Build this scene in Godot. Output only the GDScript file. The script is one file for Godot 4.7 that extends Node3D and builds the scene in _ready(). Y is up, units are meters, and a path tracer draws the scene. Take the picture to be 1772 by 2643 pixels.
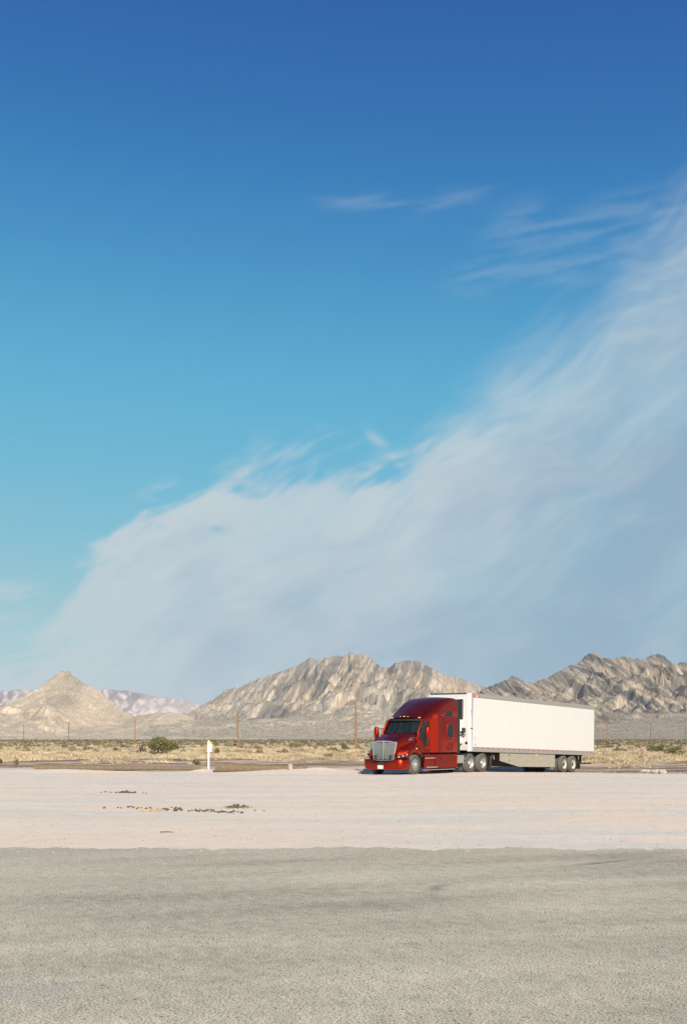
extends Node3D
# A red sleeper tractor with a white refrigerated trailer, parked on a pale gravel lot in the desert.

const F := 3338.0      # focal length in photo pixels
const CX := 886.0
const HZ := 1908.0     # horizon row
const EYE := 1.75
const EXPO := 1.55
const TURN := -0.6018  # heading of the truck
var M := {}
var used := {}
var rng := RandomNumberGenerator.new()

# ---------------------------------------------------------------- naming
func numbered(called: String) -> String:
	if not used.has(called):
		used[called] = 0
		return called
	used[called] += 1
	return "%s_%03d" % [called, used[called]]

func part_name(parent: Node, called: String) -> String:
	var n := called
	var k := 0
	while parent.has_node(NodePath(n)):
		k += 1
		n = "%s_%03d" % [called, k]
	return n

func tag(o: Node, label: String, category: String, group := "", kind := "") -> void:
	if label: o.set_meta("label", label)
	if category: o.set_meta("category", category)
	if group: o.set_meta("group", group)
	if kind: o.set_meta("kind", kind)

func thing(called: String, label: String, category: String, at := Vector3.ZERO, turn := 0.0, group := "") -> Node3D:
	var o := Node3D.new()
	o.name = numbered(called)
	add_child(o)
	o.position = at
	o.rotation.y = turn
	tag(o, label, category, group)
	return o

func obj(called: String, mesh: Variant, mat: Material, parent: Node = null) -> MeshInstance3D:
	var o := MeshInstance3D.new()
	if mesh is SurfaceTool:
		mesh.generate_normals()
		o.mesh = mesh.commit()
	else:
		o.mesh = mesh
	if mat: o.material_override = mat
	if parent == null:
		o.name = numbered(called)
		add_child(o)
	else:
		o.name = part_name(parent, called)
		parent.add_child(o)
	return o

func holder(called: String, parent: Node) -> Node3D:
	var o := Node3D.new()
	o.name = part_name(parent, called)
	parent.add_child(o)
	return o

# ---------------------------------------------------------------- shapes
func mb(smooth := false) -> SurfaceTool:
	var st := SurfaceTool.new()
	st.begin(Mesh.PRIMITIVE_TRIANGLES)
	st.set_smooth_group(0 if smooth else -1)
	return st

func tri(st: SurfaceTool, a: Vector3, b: Vector3, c: Vector3, out: Vector3) -> void:
	if (a - c).cross(a - b).dot(out) >= 0.0:
		st.add_vertex(a); st.add_vertex(b); st.add_vertex(c)
	else:
		st.add_vertex(a); st.add_vertex(c); st.add_vertex(b)

func quad(st: SurfaceTool, a: Vector3, b: Vector3, c: Vector3, d: Vector3, out: Vector3) -> void:
	tri(st, a, b, c, out)
	tri(st, a, c, d, out)

func box(st: SurfaceTool, c: Vector3, s: Vector3, bevel := 0.0, b := Basis()) -> void:
	var h := s * 0.5
	var e := minf(bevel, minf(h.x, minf(h.y, h.z)) * 0.9)
	var v := func(sx: float, sy: float, sz: float, a: int) -> Vector3:
		var p := Vector3(sx * (h.x - e), sy * (h.y - e), sz * (h.z - e))
		p[a] = [sx, sy, sz][a] * h[a]
		return c + b * p
	for a in 3:
		var a1 := (a + 1) % 3
		var a2 := (a + 2) % 3
		for s1: float in [-1.0, 1.0]:
			var n := Vector3.ZERO
			n[a] = s1
			var ps: Array[Vector3] = []
			for q: Vector2 in [Vector2(-1, -1), Vector2(1, -1), Vector2(1, 1), Vector2(-1, 1)]:
				var g := Vector3.ZERO
				g[a] = s1; g[a1] = q.x; g[a2] = q.y
				ps.append(v.call(g.x, g.y, g.z, a))
			quad(st, ps[0], ps[1], ps[2], ps[3], b * n)
			if e > 0.0:
				for s2: float in [-1.0, 1.0]:       # edge between axis a (s1) and a1 (s2)
					var g0 := Vector3.ZERO
					g0[a] = s1; g0[a1] = s2; g0[a2] = -1.0
					var g1 := g0
					g1[a2] = 1.0
					var m := Vector3.ZERO
					m[a] = s1; m[a1] = s2
					quad(st, v.call(g0.x, g0.y, g0.z, a), v.call(g1.x, g1.y, g1.z, a), v.call(g1.x, g1.y, g1.z, a1), v.call(g0.x, g0.y, g0.z, a1), b * m)
	if e > 0.0:
		for sx: float in [-1.0, 1.0]:
			for sy: float in [-1.0, 1.0]:
				for sz: float in [-1.0, 1.0]:
					tri(st, v.call(sx, sy, sz, 0), v.call(sx, sy, sz, 1), v.call(sx, sy, sz, 2), b * Vector3(sx, sy, sz))

func loft(st: SurfaceTool, rings: Array, cap0 := true, cap1 := true, closed := true) -> void:
	var n: int = rings[0].size()
	for k in rings.size() - 1:
		var r0: PackedVector3Array = rings[k]
		var r1: PackedVector3Array = rings[k + 1]
		var mid := Vector3.ZERO
		for p in r0: mid += p
		for p in r1: mid += p
		mid /= 2.0 * n
		for i in (n if closed else n - 1):
			var j := (i + 1) % n
			var f := (r0[i] + r0[j] + r1[i] + r1[j]) / 4.0
			quad(st, r0[i], r0[j], r1[j], r1[i], f - mid)
	for e in 2:
		if (e == 0 and cap0) or (e == 1 and cap1):
			var r: PackedVector3Array = rings[0] if e == 0 else rings[-1]
			var q: PackedVector3Array = rings[1] if e == 0 else rings[-2]
			var cen := Vector3.ZERO
			for p in r: cen += p
			cen /= n
			var inn := Vector3.ZERO
			for p in q: inn += p
			inn /= n
			st.set_smooth_group(-1)
			for i in n:
				tri(st, r[i], r[(i + 1) % n], cen, cen - inn)
			st.set_smooth_group(0)

func tube(st: SurfaceTool, pts: Array, r0: float, r1 := -1.0, n := 8) -> void:
	if r1 < 0.0: r1 = r0
	var rings := []
	for k in pts.size():
		var d: Vector3 = (pts[mini(k + 1, pts.size() - 1)] - pts[maxi(k - 1, 0)]).normalized()
		var u := d.cross(Vector3.UP if absf(d.y) < 0.9 else Vector3.RIGHT).normalized()
		var w := d.cross(u)
		var r := lerpf(r0, r1, float(k) / maxf(1.0, pts.size() - 1))
		var ring := PackedVector3Array()
		for i in n:
			var t := TAU * i / n
			ring.append(pts[k] + (u * cos(t) + w * sin(t)) * r)
		rings.append(ring)
	loft(st, rings)

func lathe(st: SurfaceTool, prof: Array, n := 32, flip := 1.0) -> void:   # prof: Vector2(x along axle, radius)
	for k in prof.size() - 1:
		var a: Vector2 = prof[k]
		var b: Vector2 = prof[k + 1]
		var nrm := Vector2(-(b.y - a.y), b.x - a.x) * flip
		for i in n:
			var t0 := TAU * i / n
			var t1 := TAU * (i + 1) / n
			var d0 := Vector3(0, cos(t0), sin(t0))
			var d1 := Vector3(0, cos(t1), sin(t1))
			var o := Vector3(nrm.x, 0, 0) + (d0 + d1) * 0.5 * nrm.y
			quad(st, Vector3(a.x, 0, 0) + d0 * a.y, Vector3(b.x, 0, 0) + d0 * b.y, Vector3(b.x, 0, 0) + d1 * b.y, Vector3(a.x, 0, 0) + d1 * a.y, o)

func slab(st: SurfaceTool, pts: Array, n: Vector3, th: float) -> void:     # a convex outline given thickness along n
	var cen := Vector3.ZERO
	for p: Vector3 in pts: cen += p
	cen /= pts.size()
	for i in pts.size():
		var a: Vector3 = pts[i]
		var b: Vector3 = pts[(i + 1) % pts.size()]
		tri(st, a, b, cen, -n)
		tri(st, a + n * th, b + n * th, cen + n * th, n)
		quad(st, a, b, b + n * th, a + n * th, (a + b) * 0.5 - cen)

func rounded(z0: float, y0: float, z1: float, y1: float, x: float, r: float) -> Array:   # rounded rectangle in a side plane
	var out := []
	for c: Array in [[z1 - r, y1 - r, 0.0], [z0 + r, y1 - r, 90.0], [z0 + r, y0 + r, 180.0], [z1 - r, y0 + r, 270.0]]:
		for k in 4:
			var t := deg_to_rad(c[2] + 30.0 * k)
			out.append(Vector3(x, c[1] + r * sin(t), c[0] + r * cos(t)))
	return out

func frame_ring(st: SurfaceTool, outer: Array, inner: Array, th: float) -> void:     # a raised frame lying in a side plane, proud along +x or -x
	var n: int = outer.size()
	var d := Vector3(th, 0, 0)
	for i in n:
		var j := (i + 1) % n
		quad(st, outer[i] + d, outer[j] + d, inner[j] + d, inner[i] + d, d)
		quad(st, outer[i], outer[j], outer[j] + d, outer[i] + d, outer[i] - inner[i])
		quad(st, inner[i], inner[j], inner[j] + d, inner[i] + d, inner[i] - outer[i])

func rock(s: Vector3, sd: int, fine := 1) -> ArrayMesh:
	var r := RandomNumberGenerator.new()
	r.seed = sd
	var sp := SphereMesh.new()
	sp.radial_segments = 7 + 3 * fine; sp.rings = 3 + 2 * fine; sp.radius = 0.5; sp.height = 1.0
	var arr := sp.get_mesh_arrays()
	var vs: PackedVector3Array = arr[Mesh.ARRAY_VERTEX]
	var off := {}
	for i in vs.size():
		var key := Vector3i((vs[i] * 200.0).round())
		if not off.has(key): off[key] = r.randf_range(0.72, 1.18)
		vs[i] = vs[i] * off[key] * s
	var st := mb()
	var ix: PackedInt32Array = arr[Mesh.ARRAY_INDEX]
	for i in range(0, ix.size(), 3):
		tri(st, vs[ix[i]], vs[ix[i + 1]], vs[ix[i + 2]], vs[ix[i]] + vs[ix[i + 1]] + vs[ix[i + 2]])
	st.generate_normals()
	return st.commit()

# ---------------------------------------------------------------- materials and textures
func noise(sd: int, freq: float, type := FastNoiseLite.TYPE_SIMPLEX, octaves := 4, fractal := FastNoiseLite.FRACTAL_FBM) -> FastNoiseLite:
	var n := FastNoiseLite.new()
	n.seed = sd; n.frequency = freq; n.noise_type = type; n.fractal_type = fractal; n.fractal_octaves = octaves
	return n

func ntex(sd: int, freq: float, lo: Color, hi: Color, size := 512, octaves := 4, mid := Color(0, 0, 0, 0), type := FastNoiseLite.TYPE_SIMPLEX, gain := 0.5) -> NoiseTexture2D:
	var t := NoiseTexture2D.new()
	t.width = size; t.height = size; t.seamless = size < 1024; t.noise = noise(sd, freq, type, octaves)
	(t.noise as FastNoiseLite).fractal_gain = gain
	var g := Gradient.new()
	g.set_color(0, lo.linear_to_srgb()); g.set_color(1, hi.linear_to_srgb())
	if mid.a > 0.0: g.add_point(0.5, mid.linear_to_srgb())
	t.color_ramp = g
	return t

func ntex_normal(sd: int, freq: float, strength: float, size := 512, octaves := 4) -> NoiseTexture2D:
	var t := NoiseTexture2D.new()
	t.width = size; t.height = size; t.seamless = size < 1024; t.as_normal_map = true; t.bump_strength = strength
	t.noise = noise(sd, freq, FastNoiseLite.TYPE_SIMPLEX, octaves)
	return t

func mat(c: Color, rough := 0.6, metal := 0.0) -> StandardMaterial3D:
	var m := StandardMaterial3D.new()
	m.albedo_color = c.linear_to_srgb()
	m.roughness = rough; m.metallic = metal
	return m

func textured(m: StandardMaterial3D, tex: Texture2D, scale: float, nrm: Texture2D = null, nscale := 1.0) -> StandardMaterial3D:
	m.albedo_texture = tex
	m.uv1_triplanar = true; m.uv1_scale = Vector3.ONE * scale
	if nrm:
		m.normal_enabled = true; m.normal_texture = nrm; m.normal_scale = nscale
	return m

func make_materials() -> void:
	var one := Color(1, 1, 1)
	var paint := mat(Color(0.42, 0.024, 0.009), 0.37, 0.95)
	paint.clearcoat_enabled = true; paint.clearcoat = 0.25; paint.clearcoat_roughness = 0.05
	paint.metallic_specular = 0.3
	M.red = textured(paint, ntex(5, 0.02, Color(0.86, 0.86, 0.86), one, 256), 0.6)
	M.chrome = mat(Color(0.72, 0.73, 0.75), 0.12, 1.0)
	M.alu = textured(mat(Color(0.50, 0.485, 0.455), 0.45, 0.7), ntex(6, 0.05, Color(0.7, 0.7, 0.7), one, 256), 1.5)
	M.mesh_grille = textured(mat(Color(0.50, 0.50, 0.46), 0.45, 0.6), ntex(7, 0.3, Color(0.30, 0.30, 0.30), one, 256, 1), 2.0)
	M.black = mat(Color(0.012, 0.012, 0.013), 0.55)
	M.frame = textured(mat(Color(0.035, 0.034, 0.033), 0.7), ntex(8, 0.04, Color(0.5, 0.5, 0.5), one, 256), 1.0)
	M.inside = mat(Color(0.03, 0.03, 0.032), 0.9)
	M.seat = mat(Color(0.09, 0.09, 0.095), 0.9)
	M.curtain = mat(Color(0.13, 0.17, 0.16), 0.9)
	M.dark_glass = mat(Color(0.006, 0.008, 0.010), 0.04)
	M.pane = mat(Color(0.02, 0.035, 0.035), 0.03)
	M.pane.albedo_color.a = 0.3
	M.pane.transparency = BaseMaterial3D.TRANSPARENCY_ALPHA
	M.lens = mat(Color(0.55, 0.56, 0.57), 0.08, 0.5)
	M.amber = mat(Color(0.85, 0.52, 0.20), 0.2)
	M.red_lens = mat(Color(0.50, 0.03, 0.02), 0.3)
	M.tyre = textured(mat(Color(0.085, 0.080, 0.074), 0.92), ntex(9, 0.05, Color(0.55, 0.55, 0.55), one, 256), 2.5)
	M.tread = textured(mat(Color(0.21, 0.20, 0.185), 0.95), ntex(9, 0.06, Color(0.55, 0.55, 0.55), one, 256), 3.0)
	M.white = textured(mat(Color(0.53, 0.52, 0.513), 0.45), ntex(10, 0.006, Color(0.965, 0.96, 0.95), one, 512, 5), 0.35)
	M.wheel_white = textured(mat(Color(0.50, 0.475, 0.41), 0.5), ntex(11, 0.03, Color(0.75, 0.72, 0.66), one, 256), 2.0)
	M.rail = textured(mat(Color(0.36, 0.355, 0.33), 0.5, 0.35), ntex(12, 0.03, Color(0.72, 0.72, 0.70), one, 256), 1.2)
	M.skirt = textured(mat(Color(0.31, 0.29, 0.235), 0.65), ntex(13, 0.012, Color(0.78, 0.77, 0.74), one, 512, 5), 0.5)
	M.plate = mat(Color(0.5, 0.53, 0.53), 0.5)
	M.plate_band = mat(Color(0.40, 0.62, 0.66), 0.5)
	M.post = textured(mat(Color(0.80, 0.77, 0.70), 0.6), ntex(14, 0.05, Color(0.8, 0.79, 0.76), one, 128), 3.0)
	M.yellow = mat(Color(0.66, 0.56, 0.06), 0.55)
	M.print = mat(Color(0.25, 0.24, 0.22), 0.7)
	M.wood = textured(mat(Color(0.24, 0.178, 0.115), 0.9), ntex(15, 0.04, Color(0.35, 0.33, 0.30), one, 256), 1.2, ntex_normal(16, 0.05, 6.0, 256), 0.8)
	M.wood.uv1_scale = Vector3(0.25, 3.0, 3.0)
	M.pole_wood = textured(mat(Color(0.28, 0.145, 0.065), 0.9), ntex(17, 0.03, Color(0.7, 0.68, 0.66), one, 128), 0.8)
	M.pole_grey = textured(mat(Color(0.145, 0.105, 0.075), 0.9), ntex(17, 0.03, Color(0.7, 0.68, 0.66), one, 128), 0.8)
	M.block = textured(mat(Color(0.36, 0.33, 0.285), 0.9), ntex(18, 0.06, Color(0.7, 0.7, 0.68), one, 128), 2.0)
	M.rock_pale = textured(mat(Color(0.42, 0.38, 0.335), 0.95), ntex(19, 0.04, Color(0.7, 0.68, 0.66), one, 256), 1.5)
	M.chunk = mat(Color(0.075, 0.06, 0.045), 0.95)
	M.leaf = mat(Color(1, 1, 1), 0.85)
	M.leaf.vertex_color_use_as_albedo = true
	M.leaf.backlight_enabled = true
	M.leaf.backlight = Color(0.25, 0.25, 0.2)
	M.stem = mat(Color(0.13, 0.09, 0.06), 0.95)
	# ground
	M.soil = mat(Color(1, 1, 1), 0.97)
	M.soil.vertex_color_use_as_albedo = true
	textured(M.soil, ntex(21, 0.05, Color(0.62, 0.62, 0.62), Color(1.25, 1.25, 1.25), 1024, 5), 0.33, ntex_normal(22, 0.06, 5.0, 1024, 5), 0.9)
	M.soil.uv1_world_triplanar = true
	M.gravel = mat(Color(1, 1, 1), 0.97)
	M.gravel.vertex_color_use_as_albedo = true
	textured(M.gravel, ntex(23, 0.09, Color(0.70, 0.70, 0.70), Color(1.12, 1.12, 1.12), 1024, 4), 0.4, ntex_normal(24, 0.2, 3.0, 1024, 3), 0.25)
	M.gravel.uv1_world_triplanar = true
	M.asphalt = mat(Color(1, 1, 1), 0.95)
	M.asphalt.vertex_color_use_as_albedo = true
	textured(M.asphalt, ntex(25, 0.085, Color(0.0, 0.0, 0.0), Color(2.3, 2.25, 2.1), 1024, 4, Color(0.90, 0.90, 0.88), FastNoiseLite.TYPE_SIMPLEX, 0.85), 0.40, ntex_normal(26, 0.13, 5.0, 1024, 3), 0.7)
	M.asphalt.uv1_world_triplanar = true
	M.mountain = mat(Color(1, 1, 1), 0.98)
	M.mountain.vertex_color_use_as_albedo = true
	textured(M.mountain, ntex(27, 0.03, Color(0.45, 0.45, 0.46), Color(1.5, 1.48, 1.45), 1024, 5, Color(1.0, 1.0, 1.0), FastNoiseLite.TYPE_SIMPLEX, 0.7), 0.006, ntex_normal(28, 0.025, 7.0, 1024, 5), 0.9)
	M.mountain.uv1_world_triplanar = true

# ---------------------------------------------------------------- sky
func lin(r: float, g: float, b: float) -> Color:
	return Color(r / 255.0, g / 255.0, b / 255.0).srgb_to_linear()

func ang(px: float, row: float) -> Vector2:           # a sky direction in degrees: azimuth from the view, elevation
	return Vector2(rad_to_deg(atan((px - CX) / F)), rad_to_deg(atan((HZ - row) / F)))

func sky_image() -> Image:
	var w := 4096
	var h := 2048
	# clear air by elevation
	var stops := [[-2.0, lin(170, 204, 209)], [3.6, lin(162, 203, 211)], [5.3, lin(150, 197, 210)], [7.8, lin(131, 191, 211)], [10.3, lin(115, 185, 212)], [12.8, lin(102, 179, 211)], [15.2, lin(91, 172, 209)], [18.4, lin(76, 155, 201)], [20.6, lin(66, 142, 194)], [23.2, lin(55, 127, 186)], [25.7, lin(48, 113, 178)], [29.7, lin(41, 97, 168)], [45.0, lin(31, 80, 146)], [90.0, lin(26, 68, 132)]]
	# upper edge of the big cloud sheet, in degrees
	var edge: Array[Vector2] = [Vector2(-60, -3), Vector2(-30, -2)]
	for p: Array in [[-300, 1720], [-120, 1690], [60, 1645], [150, 1570], [205, 1470], [250, 1380], [330, 1305], [480, 1250], [610, 1195], [735, 1165], [880, 1185], [1010, 1180], [1060, 1160], [1130, 1075], [1220, 995], [1310, 945], [1440, 850], [1540, 800], [1640, 690], [1772, 560]]:
		edge.append(ang(p[0], p[1]))
	edge.append_array([Vector2(22, 31), Vector2(35, 38), Vector2(60, 30), Vector2(90, 18), Vector2(120, 8), Vector2(150, 4), Vector2(181, -2)])
	var top := PackedFloat32Array()
	top.resize(w)
	for x in w:
		var a := (x + 0.5) / w * 360.0
		if a > 180.0: a -= 360.0
		top[x] = -3.0
		for k in edge.size() - 1:
			if a >= edge[k].x and a < edge[k + 1].x:
				top[x] = lerpf(edge[k].y, edge[k + 1].y, (a - edge[k].x) / (edge[k + 1].x - edge[k].x))
	var n_edge := noise(31, 0.45, FastNoiseLite.TYPE_SIMPLEX, 4)
	var n_fib := noise(32, 0.55, FastNoiseLite.TYPE_SIMPLEX, 5)
	var n_soft := noise(33, 0.10, FastNoiseLite.TYPE_SIMPLEX, 3)
	var n_high := noise(34, 0.16, FastNoiseLite.TYPE_SIMPLEX, 5)
	var n_warp := noise(35, 0.18, FastNoiseLite.TYPE_SIMPLEX, 2)
	var data := PackedFloat32Array()
	data.resize(w * h * 3)
	var wisp: Array = [[ang(760, 532), ang(1330, 505), 0.40, 0.17], [ang(1180, 615), ang(1900, 590), 1.0, 0.16], [ang(1100, 735), ang(1700, 690), 0.9, 0.15], [ang(930, 1108), ang(1060, 1200), 0.35, 0.5], [ang(-260, 1505), ang(165, 1535), 0.55, 0.55], [ang(-260, 1600), ang(150, 1600), 0.45, 0.40], [ang(-260, 1700), ang(520, 1740), 1.0, 0.75]]
	var c_lit := lin(194, 207, 214)
	var c_low := lin(146, 174, 196)
	var air: Array[Color] = []
	for q in 2000:
		var e := q / 20.0 - 5.0
		var c: Color = stops[-1][1] if e > 0.0 else stops[0][1]
		for k in stops.size() - 1:
			if e >= stops[k][0] and e < stops[k + 1][0]:
				c = stops[k][1].lerp(stops[k + 1][1], (e - stops[k][0]) / (stops[k + 1][0] - stops[k][0]))
		air.append(c)
	for y in h:
		var el := 90.0 - (y + 0.5) / h * 180.0
		var i := y * w * 3
		var squeeze := cos(deg_to_rad(el))
		for x in w:
			var a := (x + 0.5) / w * 360.0
			if a > 180.0: a -= 360.0
			var c: Color = air[clampi(int((el + 5.0 + clampf(a, -25.0, 25.0) * 0.06) * 20.0), 0, 1999)]
			if el > -1.5:
				var ax := a * squeeze
				if el < 75.0 and el < top[x] + 6.0:
					var wp := n_warp.get_noise_2d(ax * 0.6, el * 0.6) * 0.9
					# fibres run up to the right, along the sheet
					var u := ax * 0.87 + el * 0.49 + wp
					var v := -ax * 0.49 + el * 0.87 + wp
					var fib := n_fib.get_noise_2d(u * 0.30, v * 0.85)
					var fine := n_edge.get_noise_2d(u * 0.8, v * 3.4)
					var far_up := smoothstep(10.0, 17.0, el)
					var d := top[x] - el + (fib * 1.5 + fine * 0.75) * (1.0 - 0.45 * far_up) + far_up * 1.8
					if d > 0.0:
						var s := clampf(d / lerpf(1.7, 5.5, far_up), 0.0, 1.0)
						s = s * s * (3.0 - 2.0 * s)
						var deep := clampf((top[x] - el - 2.0) / 9.0, 0.0, 1.0)
						var soft := n_soft.get_noise_2d(u * 0.9, v * 1.6)
						var dens := s * clampf(0.88 + 0.14 * soft + 0.08 * fib + 0.06 * fine - 0.17 * far_up, 0.0, 0.97)
						var cc := c_lit.lerp(c_low, clampf(deep * 0.8 * (0.5 + 0.5 * smoothstep(-13.0, 2.0, a)) + 0.3 * soft - 0.20 * fib - 0.08 * fine + clampf((a - 2.0) / 22.0, 0.0, 0.3) - 0.1, 0.0, 1.0))
						c = c.lerp(cc, dens)
				if el < 40.0 and a > -30.0 and a < 30.0:
					for q: Array in wisp:
						var p0: Vector2 = q[0]
						var p1: Vector2 = q[1]
						if a > p0.x - 1.0 and a < p1.x + 1.0:
							var t := clampf((a - p0.x) / (p1.x - p0.x), 0.0, 1.0)
							var dy: float = absf(el - lerpf(p0.y, p1.y, t) - n_warp.get_noise_2d(a * 0.8, 7.0) * 0.5) / q[2]
							if dy < 1.6:
								var f2 := clampf(n_fib.get_noise_2d(ax * 0.35 + el * 0.3, el * 3.2 - ax * 0.5) * 1.3 + 0.5, 0.0, 1.0)
								c = c.lerp(c_lit, q[3] * f2 * exp(-dy * dy * 1.5) * smoothstep(0.0, 0.25, t) * smoothstep(0.0, 0.3, 1.0 - t) )
				# thin high cirrus elsewhere
				if absf(a) > 20.0 and el < 80.0:
					var hc := n_high.get_noise_2d(ax * 0.35, el)
					if hc > 0.05:
						c = c.lerp(c_lit, minf(0.5, (hc - 0.05) * 1.2) * clampf((absf(a) - 20.0) / 12.0, 0.0, 1.0) * clampf(el / 6.0, 0.0, 1.0))
			data[i] = c.r / EXPO; data[i + 1] = c.g / EXPO; data[i + 2] = c.b / EXPO
			i += 3
	return Image.create_from_data(w, h, false, Image.FORMAT_RGBF, data.to_byte_array())

# ---------------------------------------------------------------- ground
var n_a := noise(41, 0.05)
var n_b := noise(42, 0.35)
var n_c := noise(43, 0.012)
var n_d := noise(44, 1.4)
var n_e := noise(45, 0.15, FastNoiseLite.TYPE_SIMPLEX, 5)
const MOUND := [[-15.0, -68.3, 1.6, 0.13], [-12.4, -68.3, 1.4, 0.08], [-9.4, -67.9, 1.2, 0.04], [-14.0, -69.5, 1.2, 0.05], [-7.5, -69.6, 0.8, 0.16], [-4.2, -67.7, 1.6, 0.04], [-1.3, -68.7, 0.8, 0.10], [-17.5, -70, 2.5, 0.18]]

func trailer_dip(x: float, z: float) -> float:
	var px := x - 6.6
	var pz := -68.15 - z
	var t := px * 0.5662 + pz * 0.8243
	var perp := px * 0.8243 - pz * 0.5662 + 1.1
	var berm := 0.17 * exp(-pow((perp + 6.2) / 2.2, 2.0)) * smoothstep(-12.0, -4.0, t) * (1.0 - smoothstep(19.0, 28.0, t))
	return berm - 0.0233 * clampf(t - 1.1, 0.0, 18.0) * (1.0 - smoothstep(6.0, 22.0, maxf(perp, -1.7 * perp))) * (1.0 - smoothstep(18.0, 60.0, t))

func height(x: float, z: float) -> float:
	var h := trailer_dip(x, z)
	var d := -z
	if d > 24.0 and d < 140.0:
		h += n_b.get_noise_2d(x * 0.6, z) * 0.018 * smoothstep(24.0, 34.0, d)
		for m: Array in MOUND:
			var e := Vector2((x - m[0]) / m[2], (z - m[1]) / (m[2] * 0.7)).length_squared()
			if e < 6.0: h += m[3] * exp(-e)
	if d > 68.0:
		var k := smoothstep(68.0, 130.0, d)
		h += (n_a.get_noise_2d(x, z) * 0.35 + n_b.get_noise_2d(x, z) * 0.06) * k
		if d > 300.0:
			h += n_c.get_noise_2d(x, z) * minf(1.0, (d - 300.0) / 600.0) * 1.0
	return h

func lot_far(x: float) -> float:        # where the pale gravel ends
	return -(79.0 + 1.0 * smoothstep(-3.5, 4.0, x) + 4.0 * smoothstep(8.0, 18.0, x) + n_e.get_noise_2d(x * 1.5, 3.0) * 2.6 - 2.5 * smoothstep(-16.0, -22.0, x))

func asphalt_far(x: float) -> float:
	return -(20.75 + 0.5 * n_e.get_noise_2d(x * 2.5, 9.0) + 0.28 * n_d.get_noise_2d(x * 1.5, 5.0) - 0.25 * smoothstep(0.0, 5.0, x) + 0.02 * x)

func steps(limits: Array) -> PackedFloat32Array:     # [start, [end, step], ...]
	var out := PackedFloat32Array()
	var v: float = limits[0]
	for k in range(1, limits.size()):
		var e: float = limits[k][0]
		var n := int(ceil((e - v) / limits[k][1]))
		for i in n: out.append(v + (e - v) * i / n)
		v = e
	out.append(v)
	return out

func sheet(pos: PackedVector3Array, col: PackedColorArray, nx: int, nz: int) -> ArrayMesh:
	var idx := PackedInt32Array()
	idx.resize((nx - 1) * (nz - 1) * 6)
	var nr := PackedVector3Array()
	nr.resize(nx * nz)
	var k := 0
	for j in nz:
		for i in nx:
			var a := j * nx + i
			var e := pos[a + 1 if i < nx - 1 else a] - pos[a - 1 if i > 0 else a]
			var f := pos[a + nx if j < nz - 1 else a] - pos[a - nx if j > 0 else a]
			var n := f.cross(e)
			nr[a] = (n if n.y >= 0.0 else -n).normalized()
			if i < nx - 1 and j < nz - 1:
				var up := (pos[a + nx] - pos[a]).cross(pos[a + 1] - pos[a]).y > 0.0     # rows may run either way
				var b := a + 1 if up else a + nx
				var c := a + nx if up else a + 1
				idx[k] = a; idx[k + 1] = b; idx[k + 2] = a + nx + 1
				idx[k + 3] = a; idx[k + 4] = a + nx + 1; idx[k + 5] = c
				k += 6
	var arr := []
	arr.resize(Mesh.ARRAY_MAX)
	arr[Mesh.ARRAY_VERTEX] = pos; arr[Mesh.ARRAY_NORMAL] = nr; arr[Mesh.ARRAY_COLOR] = col; arr[Mesh.ARRAY_INDEX] = idx
	var m := ArrayMesh.new()
	m.add_surface_from_arrays(Mesh.PRIMITIVE_TRIANGLES, arr)
	return m

func soil_color(x: float, z: float) -> Color:
	var d := -z + n_e.get_noise_2d(x * 0.6, z * 0.6) * 4.0
	var c := Color(0.46, 0.355, 0.26)
	c = c.lerp(Color(0.48, 0.395, 0.285), smoothstep(96.0, 118.0, d))
	c = c.lerp(Color(0.45, 0.375, 0.26), smoothstep(180.0, 300.0, d))
	c = c.lerp(Color(0.36, 0.31, 0.225), smoothstep(600.0, 1400.0, d))
	# old broken road surface: long dark brown streaks
	if d > 70.0 and d < 122.0:
		var s := n_e.get_noise_2d(x * 0.35 + 40.0, z * 2.4)
		var band := smoothstep(80.0, 86.0, d) * (1.0 - smoothstep(104.0, 118.0, d))
		c = c.lerp(Color(0.15, 0.094, 0.06), clampf(band * smoothstep(-0.12, 0.22, s), 0.0, 0.85))
		if x > 6.0: c = c.lerp(Color(0.155, 0.11, 0.078), 0.85 * smoothstep(6.0, 11.0, x) * smoothstep(74.0, 80.0, d) * (1.0 - smoothstep(88.0, 97.0, d)) * smoothstep(-0.35, 0.1, s))
	var v := 1.0 + 0.30 * n_a.get_noise_2d(x * 2.0, z * 2.0) + 0.22 * n_d.get_noise_2d(x, z)
	return c * v

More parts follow.
